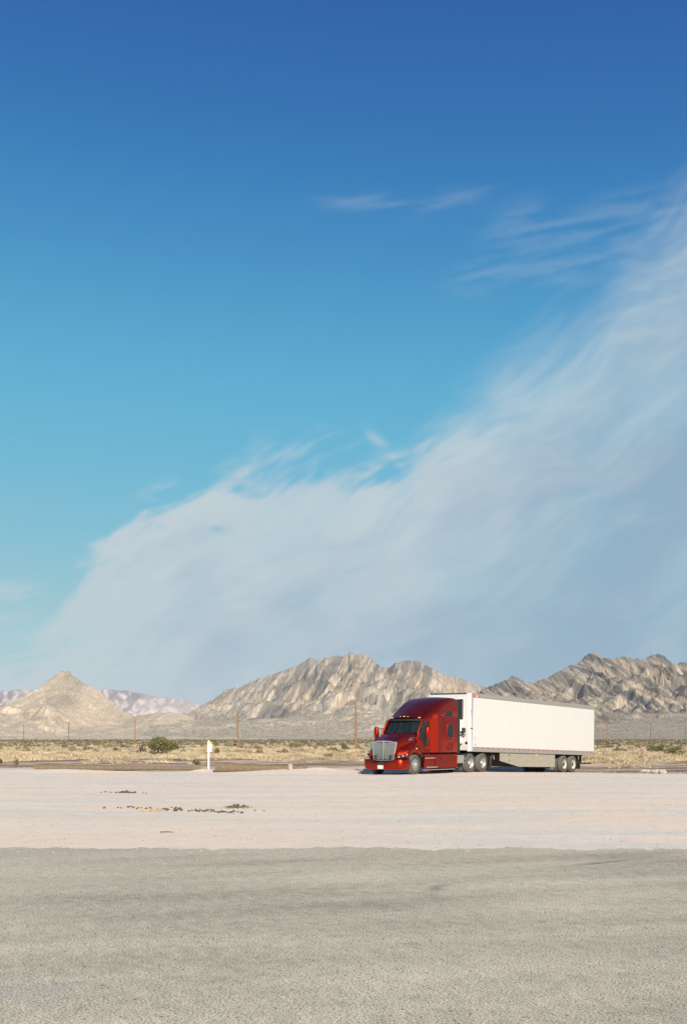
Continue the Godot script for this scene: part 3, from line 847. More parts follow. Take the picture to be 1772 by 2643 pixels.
func build_lot_things() -> void:
	# power poles, left to right
	power_pole(62, 1869, 770, "slim power pole furthest left, the smallest one in front of the sandy hill", true, false)
	power_pole(178, 1863, 650, "bare power pole below the peak of the sandy pointed hill", true, false)
	power_pole(349, 1853, 525, "dark power pole between the sandy hill and the creosote bush", false, false)
	power_pole(614, 1840, 386, "wooden power pole with faint crossarm behind the right log", false, true)
	power_pole(918, 1822, 284, "tallest orange brown power pole with crossarm, just left of the red tractor", false, true)
	power_pole(1565, 1857, 560, "thin power pole nearest the rear of the white trailer", false, true)
	power_pole(1678, 1866, 700, "thin power pole midway between trailer and right edge, under the dark mountain", true, false)
	power_pole(1767, 1867, 780, "thin power pole at the very right edge of the photo", true, false)
	# marker post
	var p := ground_at(538.5, 1990)
	var o := thing("marker_post", "white marker post with yellow topped sign board, between the two logs", "marker post", p, 0.05)
	var st := mb()
	box(st, Vector3(0, 0.62, 0), Vector3(0.088, 1.44, 0.05), 0.012)
	obj("post", st, M.post, o)
	st = mb()
	box(st, Vector3(0.045, 1.27, 0.04), Vector3(0.24, 0.44, 0.025), 0.008)
	var board := obj("sign_board", st, M.post, o)
	for k in 5:
		st = mb()
		box(st, Vector3(0.045, 1.36 - 0.05 * k, 0.0545), Vector3(0.17 - 0.02 * (k % 2), 0.014, 0.003))
		obj("printed_line", st, M.print, board)
	st = mb()
	box(st, Vector3(0.045, 1.545, 0.04), Vector3(0.24, 0.11, 0.027), 0.008)
	obj("yellow_panel", st, M.yellow, o)
	st = mb(true)
	tube(st, [Vector3(0, 1.55, 0), Vector3(0, 1.64, 0), Vector3(0, 1.68, 0)], 0.06, 0.03, 10)
	obj("cap", st, M.post, o)
	# logs
	o = thing("timber_log", "long thin brown log half buried in gravel left of the marker post", "log", Vector3(-16.5, 0.19, -69.2), 0.0)
	var l1 := obj("trunk", log_shape(8.8, 0.21, 0.09, 0.03, 51), M.wood, o)
	l1.rotation = Vector3(0.0, 0.13, -0.006)
	o = thing("timber_log", "short thick weathered log right of the marker post, with a long crack", "log", Vector3(-6.78, 0.24, -68.6), 0.0)
	l1 = obj("trunk", log_shape(4.85, 0.29, 0.17, -0.02, 52), M.wood, o)
	l1.rotation = Vector3(0.0, -0.02, -0.012)
	st = mb()
	box(st, Vector3(0, 0.14, 0), Vector3(0.22, 0.36, 0.12), 0.03, Basis(Vector3.BACK, 0.05))
	o = obj("concrete_block", st, M.block)
	o.position = ground_at(750, 1995) + Vector3(0, 0, 0.25)
	tag(o, "small pale stub of concrete standing in front of the short thick log", "concrete block")
	# pale litter by the bush
	var lit := thing("litter", "pale scrap of bent sheet lying under the big creosote bush", "litter", ground_at(398, 1961), 0.0)
	st = mb()
	slab(st, [Vector3(-0.85, 0.03, 0.1), Vector3(0.35, 0.04, 0.18), Vector3(0.4, 0.09, -0.15), Vector3(-0.8, 0.06, -0.15)], Vector3(0.05, 1, 0.1).normalized(), 0.03)
	obj("flat_piece", st, M.rock_pale, lit)
	st = mb()
	slab(st, [Vector3(0.38, 0.04, 0.15), Vector3(0.75, 0.10, 0.1), Vector3(0.95, 0.42, 0.0), Vector3(0.7, 0.28, 0.0)], Vector3(0.1, 0.3, 1).normalized(), 0.03)
	obj("bent_piece", st, M.rock_pale, lit)
	# pale rocks at the right
	var names := ["flat grey rock, leftmost of the pale rocks on the right", "small white rock between the flat grey rock and the two larger rocks", "large upright white rock in the pale rock group on the right", "white rock with a rounded top, rightmost of the pale rocks"]
	var where := [[1664, 1983, 0.80, 0.26], [1684, 1984, 0.36, 0.24], [1695, 1980, 0.50, 0.38], [1708, 1984, 0.58, 0.34]]
	for k in 4:
		o = obj("pale_rock", rock(Vector3(where[k][2], where[k][3], 0.5), 60 + k), M.rock_pale)
		o.position = ground_at(where[k][0], where[k][1]) + Vector3(0, 0.1, 0)
		tag(o, names[k], "rock", "pale rocks right of the trailer")
	st = mb()
	tube(st, [Vector3(0, -0.2, 0), Vector3(0.02, 0.75, 0)], 0.035, 0.03, 6)
	o = obj("wooden_stake", st, M.pole_grey)
	o.position = ground_at(1580, 1949)
	tag(o, "thin wooden stake standing in the dry grass right of the trailer", "stake")
	st = mb()
	tube(st, [Vector3(-0.6, 0.03, 0), Vector3(0, 0.05, 0.05), Vector3(0.6, 0.03, 0.0)], 0.03, 0.02, 6)
	o = obj("thin_stick", st, M.pole_grey)
	o.position = ground_at(430, 2149)
	o.scale = Vector3(0.2, 0.4, 0.4)
	tag(o, "thin dark stick lying on the pale gravel near the asphalt", "stick")
	# two rows of dark chunks on the gravel
	rng.seed = 21
	var kinds: Array[ArrayMesh] = []
	for k in 5: kinds.append(rock(Vector3(1.0, 0.62, 0.8), 200 + k, 0))
	var spots: Array[Vector3] = []       # px, row, size
	for k in 34:
		var u := clampf(rng.randfn(0.52, 0.16), 0.0, 1.0)
		spots.append(Vector3(lerpf(280, 365, u), lerpf(2043.5, 2048.0, u) + rng.randfn() * 0.9, rng.randf_range(0.05, 0.11)))
	for q: Array in [[261, 2045.5, 0.06], [273, 2044, 0.07], [284, 2045, 0.05], [288, 2045, 0.05], [370, 2047.5, 0.05], [377, 2048.5, 0.06]]:
		spots.append(Vector3(q[0], q[1], q[2]))
	var first := spots.size()
	for k in 76:
		var u := rng.randf()
		if u < 0.28 and rng.randf() < 0.5: u = rng.randf_range(0.35, 1.0)
		spots.append(Vector3(lerpf(345, 628, u), 2087.0 + 11.0 * u + rng.randfn() * 1.8, rng.randf_range(0.035, 0.085)))
	for k in 22:
		spots.append(Vector3(clampf(rng.randfn(606, 11), 583, 630), 2083.5 + rng.randfn() * 2.2, rng.randf_range(0.04, 0.10)))
	for q: Array in [[269.5, 2087, 0.08], [305, 2086, 0.06], [313, 2087, 0.06], [331, 2085, 0.08], [339, 2083, 0.08], [345, 2085, 0.05], [454, 2087, 0.09], [464, 2090, 0.10], [658, 2093, 0.05], [681, 2093, 0.05]]:
		spots.append(Vector3(q[0], q[1], q[2]))
	for k in spots.size():
		var s := spots[k]
		o = obj("asphalt_chunk", kinds[k % 5], M.chunk)
		var g := ground_at(s.x, s.y)
		o.position = g + Vector3(0, s.z * 0.12, 0)
		o.rotation = Vector3(rng.randfn() * 0.2, rng.randf() * TAU, rng.randfn() * 0.2)
		o.scale = Vector3.ONE * s.z * 1.25
		if k < first: tag(o, "small dark chunk in the short farther row on the pale gravel", "chunk", "dark chunks in the farther row")
		elif s.x < 440.0: tag(o, "small dark chunk among ochre weeds at the left end of the nearer row", "chunk", "dark chunks at the left of the nearer row")
		elif s.x > 578.0: tag(o, "small dark chunk in the cluster at the right end of the nearer row", "chunk", "dark chunks at the right of the nearer row")
		else: tag(o, "small dark chunk in the middle stretch of the long nearer row on the gravel", "chunk", "dark chunks in the middle of the nearer row")
	# straw and weeds among the nearer row
	var st2 := mb()
	var r := RandomNumberGenerator.new()
	r.seed = 5
	for i in 420:
		var px := lerpf(352, 432, r.randf()) if i < 180 else r.randfn(612, 16)
		var g := ground_at(px, (2093.5 + (px - 392) * -0.012 + r.randfn() * 1.2) if i < 180 else 2084.0 + r.randfn() * 2.4)
		var l := Vector3(r.randfn() * 0.035, r.randf_range(0.01, 0.05), r.randfn() * 0.035)
		var cc := Color(0.46, 0.34, 0.20) * r.randf_range(0.7, 1.2) if i < 180 else Color(0.16, 0.13, 0.06) * r.randf_range(0.6, 1.4)
		cc.a = 1.0
		st2.set_color(cc)
		var sd := l.cross(Vector3(r.randfn(), 0.3, r.randfn())).normalized() * 0.012
		tri(st2, g - sd, g + sd, g + l, Vector3(0, 1, 0))
	o = obj("dry_weeds", st2, M.leaf)
	tag(o, "ochre dry weeds among the nearer row of dark chunks", "weeds", "", "stuff")
	# loose stones
	var xf := []
	var cols := PackedColorArray()
	var stone := rock(Vector3(1, 0.6, 0.85), 300, 0)
	M.stone = mat(Color(1, 1, 1), 0.95)
	M.stone.vertex_color_use_as_albedo = true
	for k in 16000:
		var d := 19.5 + 52.0 * pow(rng.randf(), 1.15)
		var x := rng.randf_range(-0.33, 0.33) * d
		var s := 0.010 + 0.028 * pow(rng.randf(), 4.0)
		if -d < lot_far(x): s *= 1.6
		xf.append(Transform3D(Basis(Vector3.UP, rng.randf() * TAU).scaled(Vector3.ONE * s), Vector3(x, height(x, -d) + s * 0.1 + (0.016 if -d > asphalt_far(x) else 0.0), -d)))
		cols.append(Color(0.36, 0.315, 0.26) * rng.randf_range(0.6, 1.3))
	for k in 5200:       # at the far rim of the lot
		var x := rng.randf_range(-22.0, 26.0)
		var z := lot_far(x) + rng.randfn() * 2.2
		var s := 0.03 + 0.10 * pow(rng.randf(), 4.0)
		xf.append(Transform3D(Basis(Vector3.UP, rng.randf() * TAU).scaled(Vector3.ONE * s), Vector3(x, height(x, z) - 0.02, z)))
		cols.append(Color(0.38, 0.32, 0.26) * rng.randf_range(0.5, 1.2))
	for k in 15000:      # grit on the asphalt
		var d := 7.2 + 14.0 * rng.randf()
		var x := rng.randf_range(-0.31, 0.31) * d
		if -d < asphalt_far(x) + 0.05: continue
		var s := 0.006 + 0.011 * pow(rng.randf(), 3.0)
		xf.append(Transform3D(Basis(Vector3.UP, rng.randf() * TAU).scaled(Vector3.ONE * s), Vector3(x, 0.016 + 0.006 * n_b.get_noise_2d(x, -d) + s * 0.15, -d)))
		cols.append((Color(0.34, 0.32, 0.27) if rng.randf() < 0.5 else Color(0.12, 0.115, 0.105)) * rng.randf_range(0.6, 1.3))
	scatter("gravel", stone, M.stone, xf, cols, "loose pebbles strewn over the gravel lot and the asphalt", "gravel")

# ---------------------------------------------------------------- wheels
func wheel(parent: Node3D, at: Vector3, r: float, wide: float, side: float, style: String) -> void:
	var w := holder("wheel", parent)
	w.position = at
	if side < 0.0: w.rotation.y = PI
	# local +x looks outward; the outer face lies at x = 0
	var st := mb(true)
	lathe(st, [Vector2(-0.012, 0.575 * r), Vector2(0.004, 0.66 * r), Vector2(0.006, 0.80 * r), Vector2(-0.008, 0.90 * r), Vector2(-0.028, 0.965 * r), Vector2(-wide + 0.028, 0.965 * r), Vector2(-wide, 0.85 * r), Vector2(-wide, 0.60 * r), Vector2(-wide + 0.05, 0.5 * r)], 40, -1.0)
	obj("tyre", st, M.tyre, w)
	st = mb()
	var n := 44
	for k in 5:            # five ribs, each with cross grooves
		var x1 := -0.028 - (wide - 0.056) * k / 5.0
		var x0 := -0.028 - (wide - 0.056) * (k + 1) / 5.0
		for i in n:
			var t0 := TAU * (i + 0.5 * (k % 2)) / n
			var t1 := t0 + TAU * 0.84 / n
			var d0 := Vector3(0, cos(t0), sin(t0))
			var d1 := Vector3(0, cos(t1), sin(t1))
			var a := x0 + 0.006
			var b := x1 - 0.006
			var X := Vector3.RIGHT
			quad(st, X * a + d0 * r, X * b + d0 * r, X * b + d1 * r, X * a + d1 * r, d0)
			quad(st, X * b + d0 * r, X * b + d1 * r, X * b + d1 * r * 0.95, X * b + d0 * r * 0.95, X)
			quad(st, X * a + d0 * r, X * a + d1 * r, X * a + d1 * r * 0.95, X * a + d0 * r * 0.95, -X)
			quad(st, X * a + d0 * r, X * b + d0 * r, X * b + d0 * r * 0.95, X * a + d0 * r * 0.95, d0 - d1)
			quad(st, X * a + d1 * r, X * b + d1 * r, X * b + d1 * r * 0.95, X * a + d1 * r * 0.95, d1 - d0)
	obj("tread", st, M.tread, w).set_meta("kind", "stuff")
	st = mb(true)
	var rm: Material = M.wheel_white if style == "white" else M.alu
	if style == "steer":
		lathe(st, [Vector2(-0.09, 0.52 * r), Vector2(-0.012, 0.575 * r), Vector2(-0.004, 0.555 * r), Vector2(-0.03, 0.50 * r), Vector2(-0.005, 0.42 * r), Vector2(0.03, 0.30 * r), Vector2(0.045, 0.20 * r), Vector2(0.03, 0.17 * r)], 40, -1.0)
	else:
		lathe(st, [Vector2(-0.09, 0.52 * r), Vector2(-0.012, 0.575 * r), Vector2(-0.004, 0.55 * r), Vector2(-0.03, 0.51 * r), Vector2(-0.13, 0.47 * r), Vector2(-0.15, 0.42 * r), Vector2(-0.15, 0.22 * r)], 40, -1.0)
	obj("rim", st, rm, w)
	st = mb(true)
	if style == "steer":
		lathe(st, [Vector2(0.02, 0.19 * r), Vector2(0.075, 0.18 * r), Vector2(0.085, 0.13 * r), Vector2(0.085, 0.001)], 24, -1.0)
	else:
		lathe(st, [Vector2(-0.15, 0.23 * r), Vector2(-0.03, 0.20 * r), Vector2(-0.02, 0.15 * r), Vector2(-0.02, 0.001)], 24, -1.0)
	obj("hub", st, M.alu if style != "white" else M.frame, w)
	st = mb()
	for k in 10:
		var t := TAU * k / 10.0
		var rr := (0.40 if style == "steer" else 0.34) * r
		var xx := 0.003 if style == "steer" else -0.146
		var c := Vector3(xx, cos(t) * rr, sin(t) * rr)
		for i in 8:
			var a0 := TAU * i / 8.0
			var a1 := TAU * (i + 1) / 8.0
			var q := 0.032
			tri(st, c, c + Vector3(0.003, cos(a0) * q, sin(a0) * q), c + Vector3(0.003, cos(a1) * q, sin(a1) * q), Vector3.RIGHT)
	obj("hand_holes", st, M.black, w).set_meta("kind", "stuff")

# ---------------------------------------------------------------- tractor
func section(z: float, hw: float, y0: float, y1: float, r: float, crown: float, bulge := 0.0, tumble := 0.0) -> PackedVector3Array:
	var half: Array[Vector2] = [Vector2(hw, y0), Vector2(hw, lerpf(y0, y1 - r, 0.5))]
	for k in 6:
		var t := k / 5.0 * PI / 2
		half.append(Vector2(hw - tumble - r + r * cos(t), y1 - r + r * sin(t)))
	half.append(Vector2((hw - r) * 0.6, y1 + crown * 0.55))
	half.append(Vector2((hw - r) * 0.25, y1 + crown * 0.95))
	var out := PackedVector3Array()
	for p in half: out.append(Vector3(p.x, p.y, z + bulge * (1.0 - (p.x / hw) ** 2)))
	for k in half.size():
		var p := half[half.size() - 1 - k]
		out.append(Vector3(-p.x, p.y, z + bulge * (1.0 - (p.x / hw) ** 2)))
	return out

func build_tractor() -> void:
	var o := thing("tractor_truck", "glossy dark red sleeper cab tractor with chrome grille, hitched to the white trailer", "truck", Vector3.ZERO, TURN)
	o.position = Vector3(6.611 - 1.3 * 0.8243, -0.015, -68.15 - 1.3 * 0.5662)
	# roof fairing
	var st := mb(true)
	var rings := []
	for q: Array in [[1.15, 1.24, 2.92, 3.86, 0.20, 0.05, 0.0], [1.30, 1.25, 2.92, 3.90, 0.20, 0.05, 0.0], [1.7, 1.25, 2.92, 3.91, 0.22, 0.05, 0.0], [2.2, 1.25, 2.92, 3.82, 0.27, 0.07, 0.0], [2.7, 1.24, 2.92, 3.64, 0.32, 0.10, 0.02], [3.1, 1.22, 2.92, 3.44, 0.33, 0.12, 0.05], [3.5, 1.17, 2.84, 3.20, 0.26, 0.14, 0.10], [3.85, 1.10, 2.74, 2.98, 0.17, 0.15, 0.16], [4.10, 1.04, 2.68, 2.84, 0.11, 0.12, 0.22], [4.22, 1.00, 2.70, 2.80, 0.07, 0.08, 0.24]]:
		rings.append(section(q[0], q[1], q[2], q[3], q[4], q[5], q[6]))
	loft(st, rings)
	obj("roof_fairing", st, M.red, o)
	# sleeper body and cab sides
	st = mb(true)
	rings = []
	for q: Array in [[1.15, 1.245], [2.0, 1.25], [2.95, 1.245], [3.02, 1.22], [3.04, 1.07]]:
		rings.append(section(q[0], q[1], 1.09, 2.93, 0.03, 0.0))
	loft(st, rings)
	obj("sleeper", st, M.red, o)
	# cab shell: two door walls, floor and back are separate so that the windscreen looks into a real interior
	for s: float in [1.0, -1.0]:
		var x := s * 1.07
		var door := mb()
		# door skin below the window line, with the dipped sill at the front
		var n := Vector3(s, 0, 0)
		slab(door, [Vector3(x, 1.09, 3.04), Vector3(x, 1.09, 4.86), Vector3(x, 1.72, 4.86), Vector3(x, 1.95, 3.84), Vector3(x, 1.95, 3.04)], -n, 0.05)
		slab(door, [Vector3(x, 1.95, 3.04), Vector3(x, 1.95, 3.76), Vector3(x, 2.80, 3.76), Vector3(x, 2.92, 3.04)], -n, 0.05)
		slab(door, [Vector3(x, 2.62, 3.76), Vector3(x, 2.62, 4.30), Vector3(x - s * 0.04, 2.74, 4.18), Vector3(x, 2.80, 3.76)], -n, 0.05)
		var dr := obj("door", door, M.red, o)
		var g := mb()
		slab(g, [Vector3(x - s * 0.02, 1.93, 3.74), Vector3(x - s * 0.02, 1.95, 3.86), Vector3(x - s * 0.02, 1.70, 4.84), Vector3(x - s * 0.02, 2.10, 4.70), Vector3(x - s * 0.02, 2.64, 4.36), Vector3(x - s * 0.02, 2.64, 3.74)], -n, 0.012)
		obj("side_window", g, M.dark_glass, dr)
		g = mb()
		slab(g, [Vector3(x, 1.46, 4.22), Vector3(x, 1.46, 3.98), Vector3(x, 1.82, 3.96), Vector3(x, 1.86, 4.36)], n, 0.006)
		obj("peep_window", g, M.dark_glass, dr)
		g = mb()
		box(g, Vector3(x + s * 0.02, 1.34, 3.86), Vector3(0.03, 0.035, 0.20), 0.01)
		obj("handle", g, M.chrome, dr)
		# windscreen pillar
		var pl := mb(true)
		tube(pl, [Vector3(s * 1.05, 1.74, 4.86), Vector3(s * 1.03, 2.15, 4.72), Vector3(s * 1.01, 2.74, 4.30)], 0.065, 0.06, 8)
		obj("windscreen_pillar", pl, M.red, o)
		# flared panel between cab and sleeper
		var fl := mb()
		rings = []
		for y: float in [1.10, 1.6, 2.2, 2.85, 3.02]:
			var out := 1.345 if y < 2.9 else 1.30
			rings.append(PackedVector3Array([Vector3(s * 1.0, y, 3.66), Vector3(s * 1.075, y, 3.665), Vector3(s * lerpf(1.075, out, 0.95), y, 3.30), Vector3(s * out, y, 3.06), Vector3(s * out, y, 2.99), Vector3(s * 1.0, y, 2.99)]))
		fl.set_smooth_group(-1)
		loft(fl, rings)
		obj("side_fairing", fl, M.red, o)
		# sleeper windows and lockers
		var u := mb()
		slab(u, [Vector3(s * 1.252, 3.02, 2.46), Vector3(s * 1.252, 3.11, 2.42), Vector3(s * 1.252, 3.25, 1.80), Vector3(s * 1.252, 3.24, 1.74), Vector3(s * 1.252, 2.96, 1.70), Vector3(s * 1.252, 2.94, 2.34)], n, 0.012)
		obj("upper_sleeper_window", u, M.dark_glass, o)
		for lock: Array in [[1.70, 2.54, 0.16], [1.18, 1.58, 0.05]]:
			var fr := mb(true)
			frame_ring(fr, rounded(1.58, lock[0], 2.24, lock[1], s * 1.25, 0.09), rounded(1.615, lock[0] + 0.035, 2.205, lock[1] - 0.035, s * 1.25, 0.065), s * 0.022)
			var fo := obj("locker_frame", fr, M.red, o)
			var gl := mb()
			slab(gl, rounded(1.65, lock[0] + lock[2], 2.17, lock[1] - 0.07, s * 1.251, 0.05), n, 0.012)
			obj("sleeper_window" if lock[2] > 0.1 else "locker_door", gl, M.dark_glass if lock[2] > 0.1 else M.red, fo)
		# lower skirt with steps
		var sk := mb()
		slab(sk, [Vector3(s * 1.16, 0.30, 1.22), Vector3(s * 1.16, 0.30, 4.54), Vector3(s * 1.16, 0.99, 4.46), Vector3(s * 1.16, 0.99, 1.17)], n, 0.09)
		var skirt := obj("side_skirt", sk, M.red, o)
		for stp: Array in [[0.82, 3.46, 4.42, 0.055], [0.36, 3.26, 4.28, 0.06]]:
			var sb := mb()
			box(sb, Vector3(s * 1.262, stp[0], (stp[1] + stp[2]) / 2.0), Vector3(0.05, stp[3], stp[2] - stp[1]), 0.012)
			obj("step", sb, M.alu, skirt)
		var bv := mb(true)
		tube(bv, [Vector3(s * 1.225, 0.32, 1.24), Vector3(s * 1.235, 0.65, 1.20), Vector3(s * 1.225, 0.97, 1.19)], 0.04, 0.04, 8)
		obj("skirt_edge", bv, M.red, skirt)
		var pn := mb()
		slab(pn, [Vector3(s * 1.25, 0.42, 3.12), Vector3(s * 1.25, 0.42, 3.44), Vector3(s * 1.25, 0.98, 3.54), Vector3(s * 1.25, 0.98, 3.14)], n, 0.03)
		obj("step_panel", pn, M.red, skirt)
		var hole := mb(true)
		lathe(hole, [Vector2(0, 0.001), Vector2(0.004, 0.11), Vector2(-0.01, 0.12)], 18, 1.0)
		var hm := obj("fuel_cap", hole, M.dark_glass, skirt)
		hm.position = Vector3(s * 1.254, 0.74, 2.74)
		if s < 0.0: hm.rotation.y = PI
		var lip := mb()
		box(lip, Vector3(s * 1.17, 0.225, 2.9), Vector3(0.035, 0.04, 3.2), 0.008)
		obj("lower_rail", lip, M.rail, skirt)
		var ml := mb()
		box(ml, Vector3(s * 1.258, 1.27, 2.94), Vector3(0.014, 0.16, 0.05), 0.005)
		obj("marker_light", ml, M.amber, o)
		# rear cab extender
		var ex := mb()
		box(ex, Vector3(s * 1.225, 2.4, 1.02), Vector3(0.03, 2.72, 0.30), 0.008)
		obj("cab_extender", ex, M.black, o)
		# mirrors
		var mr := mb(true)
		var mx := s * 1.50
		rings = []
		for q: Array in [[1.86, 0.10], [1.89, 0.125], [2.1, 0.13], [2.30, 0.125], [2.37, 0.11], [2.39, 0.06]]:
			var ring := PackedVector3Array()
			for i in 14:
				var t := TAU * i / 14
				ring.append(Vector3(mx + cos(t) * q[1] * 1.05, q[0], 4.62 + sin(t) * q[1] * (1.0 if sin(t) > 0.0 else 0.45)))
			rings.append(ring)
		loft(mr, rings)
		var mo := obj("mirror", mr, M.red, o)
		var ar := mb(true)
		tube(ar, [Vector3(s * 1.04, 1.84, 4.72), Vector3(s * 1.28, 1.86, 4.66), Vector3(mx, 1.90, 4.62)], 0.04, 0.035, 6)
		obj("mirror_arm", ar, M.black, mo)
		ar = mb(true)
		tube(ar, [Vector3(s * 1.04, 2.30, 4.60), Vector3(mx, 2.28, 4.62)], 0.02, 0.02, 6)
		obj("mirror_arm", ar, M.black, mo)
		ar = mb(true)
		tube(ar, [Vector3(mx, 1.62, 4.62), Vector3(mx, 1.86, 4.62)], 0.085, 0.11, 10)
		obj("lower_mirror", ar, M.black, mo)
	# interior
	st = mb()
	box(st, Vector3(0, 1.30, 3.9), Vector3(2.02, 0.08, 1.6))
	obj("cab_floor", st, M.inside, o)
	st = mb()
	box(st, Vector3(0, 2.0, 3.10), Vector3(2.02, 1.6, 0.06))
	obj("cab_back_wall", st, M.inside, o)
	st = mb()
	box(st, Vector3(0, 1.86, 4.62), Vector3(1.96, 0.16, 0.34), 0.04)
	obj("dashboard", st, M.inside, o)
	for s: float in [0.52, -0.52]:
		st = mb()
		box(st, Vector3(s, 1.62, 3.72), Vector3(0.52, 0.20, 0.55), 0.06)
		box(st, Vector3(s, 2.05, 3.46), Vector3(0.50, 0.80, 0.16), 0.06, Basis(Vector3.RIGHT, -0.15))
		box(st, Vector3(s, 2.50, 3.40), Vector3(0.28, 0.18, 0.12), 0.05)
		obj("seat", st, M.seat, o)
	st = mb(true)
	var ringw := []
	for i in 21:
		var t0 := TAU * (i % 20) / 20.0
		var cw := Vector3(0.52 + 0.22 * cos(t0), 2.02 + 0.17 * sin(t0), 4.24 + 0.10 * sin(t0))
		var dw := Vector3(cos(t0), sin(t0) * 0.8, sin(t0) * 0.5).normalized()
		var rw := PackedVector3Array()
		for q in 6: rw.append(cw + (dw * cos(TAU * q / 6) + Vector3(0, -0.5, 0.86) * sin(TAU * q / 6)) * 0.018)
		ringw.append(rw)
	loft(st, ringw, false, false)
	obj("steering_wheel", st, M.black, o)
	for s: float in [-0.92, -0.18, 0.20, 0.84]:
		st = mb(true)
		tube(st, [Vector3(s, 1.95, 3.30), Vector3(s + 0.02, 2.40, 3.28), Vector3(s - 0.02, 2.72, 3.30)], 0.075, 0.06, 8)
		obj("curtain", st, M.curtain, o)
	# windscreen
	st = mb(true)
	var wn := 14
	var wp := func(i: int, j: int, inset: float) -> Vector3:
		var u := i / float(wn) * 2.0 - 1.0
		var v := j / 5.0
		return Vector3(u * lerpf(1.00, 0.97, v), lerpf(2.08, 2.76, v), lerpf(4.86, 4.36, v) - 0.20 * u * u - inset)
	for i in wn:
		for j in 5:
			quad(st, wp.call(i, j, 0.0), wp.call(i + 1, j, 0.0), wp.call(i + 1, j + 1, 0.0), wp.call(i, j + 1, 0.0), Vector3(0, 0.5, 1))
	obj("windscreen", st, M.pane, o)
	st = mb(true)
	var vis := []
	for i in wn + 1:
		var u := i / float(wn) * 2.0 - 1.0
		var zz := 4.42 - 0.22 * u * u
		vis.append(PackedVector3Array([Vector3(u * 1.0, 2.80, zz - 0.05), Vector3(u * 1.0, 2.78, zz + 0.05), Vector3(u * 1.0, 2.67, zz + 0.09), Vector3(u * 1.0, 2.68, zz + 0.04)]))
	loft(st, vis)
	obj("sun_visor", st, M.black, o)
	for s: float in [-1.0, 1.0]:
		st = mb(true)
		tube(st, [Vector3(s * 0.15, 2.10, 4.92), Vector3(s * 0.55, 2.32, 4.69)], 0.012, 0.01, 5)
		obj("wiper", st, M.black, o)
	for k in 5:
		var u: float = [-0.80, -0.22, 0.0, 0.22, 0.80][k]
		st = mb()
		box(st, Vector3(u, 2.91 - 0.075 * absf(u), 4.37 - 0.20 * u * u), Vector3(0.11, 0.045, 0.09), 0.015)
		obj("roof_marker_light", st, M.amber, o)
	# hood
	st = mb(true)
	rings = []
	for q: Array in [[4.84, 1.05, 1.50, 2.06, 0.24, 0.03, 0.04], [5.1, 1.00, 1.30, 2.03, 0.27, 0.05, 0.0], [5.5, 0.90, 1.0, 1.93, 0.27, 0.07, 0.0], [5.85, 0.80, 0.85, 1.79, 0.25, 0.08, 0.02], [6.10, 0.73, 0.78, 1.67, 0.20, 0.09, 0.03], [6.22, 0.70, 0.78, 1.60, 0.14, 0.08, 0.03]]:
		rings.append(section(q[0], q[1], q[2], q[3], q[4], q[5], q[6], 0.0))
	loft(st, rings)
	obj("hood", st, M.red, o)
	st = mb(true)
	tube(st, [Vector3(0, 2.10, 4.95), Vector3(0, 2.0, 5.5), Vector3(0, 1.86, 5.9), Vector3(0, 1.72, 6.22)], 0.02, 0.02, 6)
	obj("hood_crease", st, M.red, o)
	# fenders
	for s: float in [1.0, -1.0]:
		st = mb(true)
		rings = []
		for k in 25:
			var z := lerpf(4.52, 6.42, k / 24.0)
			var xo := 1.17 - 0.05 * smoothstep(5.6, 6.0, z) - 0.36 * pow(smoothstep(5.7, 6.5, z), 1.4)
			var yt := 1.02 + 0.34 * smoothstep(4.5, 5.0, z) - 0.03 * smoothstep(5.2, 5.7, z) - 0.45 * smoothstep(5.5, 6.5, z)
			var hx := lerpf(1.02, 0.735, smoothstep(4.8, 6.2, z))
			var hin := lerpf(0.2, 0.03, smoothstep(5.9, 6.2, z))
			var hy := lerpf(1.74, 1.35, smoothstep(4.8, 6.2, z)) - 0.35 * smoothstep(6.0, 6.45, z)
			if z < 4.9: hy = lerpf(1.10, 1.74, smoothstep(4.5, 4.9, z))
			var yb := 0.80
			var dz := absf(z - 5.22)
			if dz < 0.62: yb = maxf(0.80, 0.50 + sqrt(0.385 - dz * dz))
			yb = minf(yb, yt - 0.06)
			if z < 4.9: yb = maxf(yb, minf(yt - 0.06, 1.0)) if dz < 0.66 else 1.0
			var ring := PackedVector3Array()
			for p: Vector2 in [Vector2(xo, yb), Vector2(xo + 0.015, lerpf(yb, yt, 0.5)), Vector2(xo, yt - 0.03), Vector2(xo - 0.05, yt + 0.03), Vector2(lerpf(xo, hx, 0.5), lerpf(yt, hy, 0.32) + 0.02), Vector2(hx, hy), Vector2(hx - hin, hy - 0.05), Vector2(hx - hin, yb)]:
				ring.append(Vector3(s * p.x, p.y, z))
			rings.append(ring)
		loft(st, rings)
		obj("fender", st, M.red, o)
		st = mb(true)       # wheel well lining
		rings = []
		for k in 13:
			var t := PI * k / 12.0
			rings.append(PackedVector3Array([Vector3(s * 1.13, 0.50 + 0.61 * sin(t), 5.22 + 0.61 * cos(t)), Vector3(s * 0.55, 0.50 + 0.61 * sin(t), 5.22 + 0.61 * cos(t)), Vector3(s * 0.55, 0.50 + 0.585 * sin(t), 5.22 + 0.585 * cos(t)), Vector3(s * 1.13, 0.50 + 0.585 * sin(t), 5.22 + 0.585 * cos(t))]))
		loft(st, rings)
		obj("wheel_well", st, M.black, o)
		# headlight
		st = mb()
		var hp := [Vector3(s * 0.82, 0.86, 6.45), Vector3(s * 1.00, 0.84, 6.30), Vector3(s * 1.13, 0.93, 5.98), Vector3(s * 1.13, 1.07, 5.80), Vector3(s * 1.06, 1.06, 6.06), Vector3(s * 0.86, 0.96, 6.42)]
		slab(st, hp, Vector3(s * 0.75, 0.15, 0.64).normalized(), 0.03)
		var hl := obj("headlight", st, M.black, o)
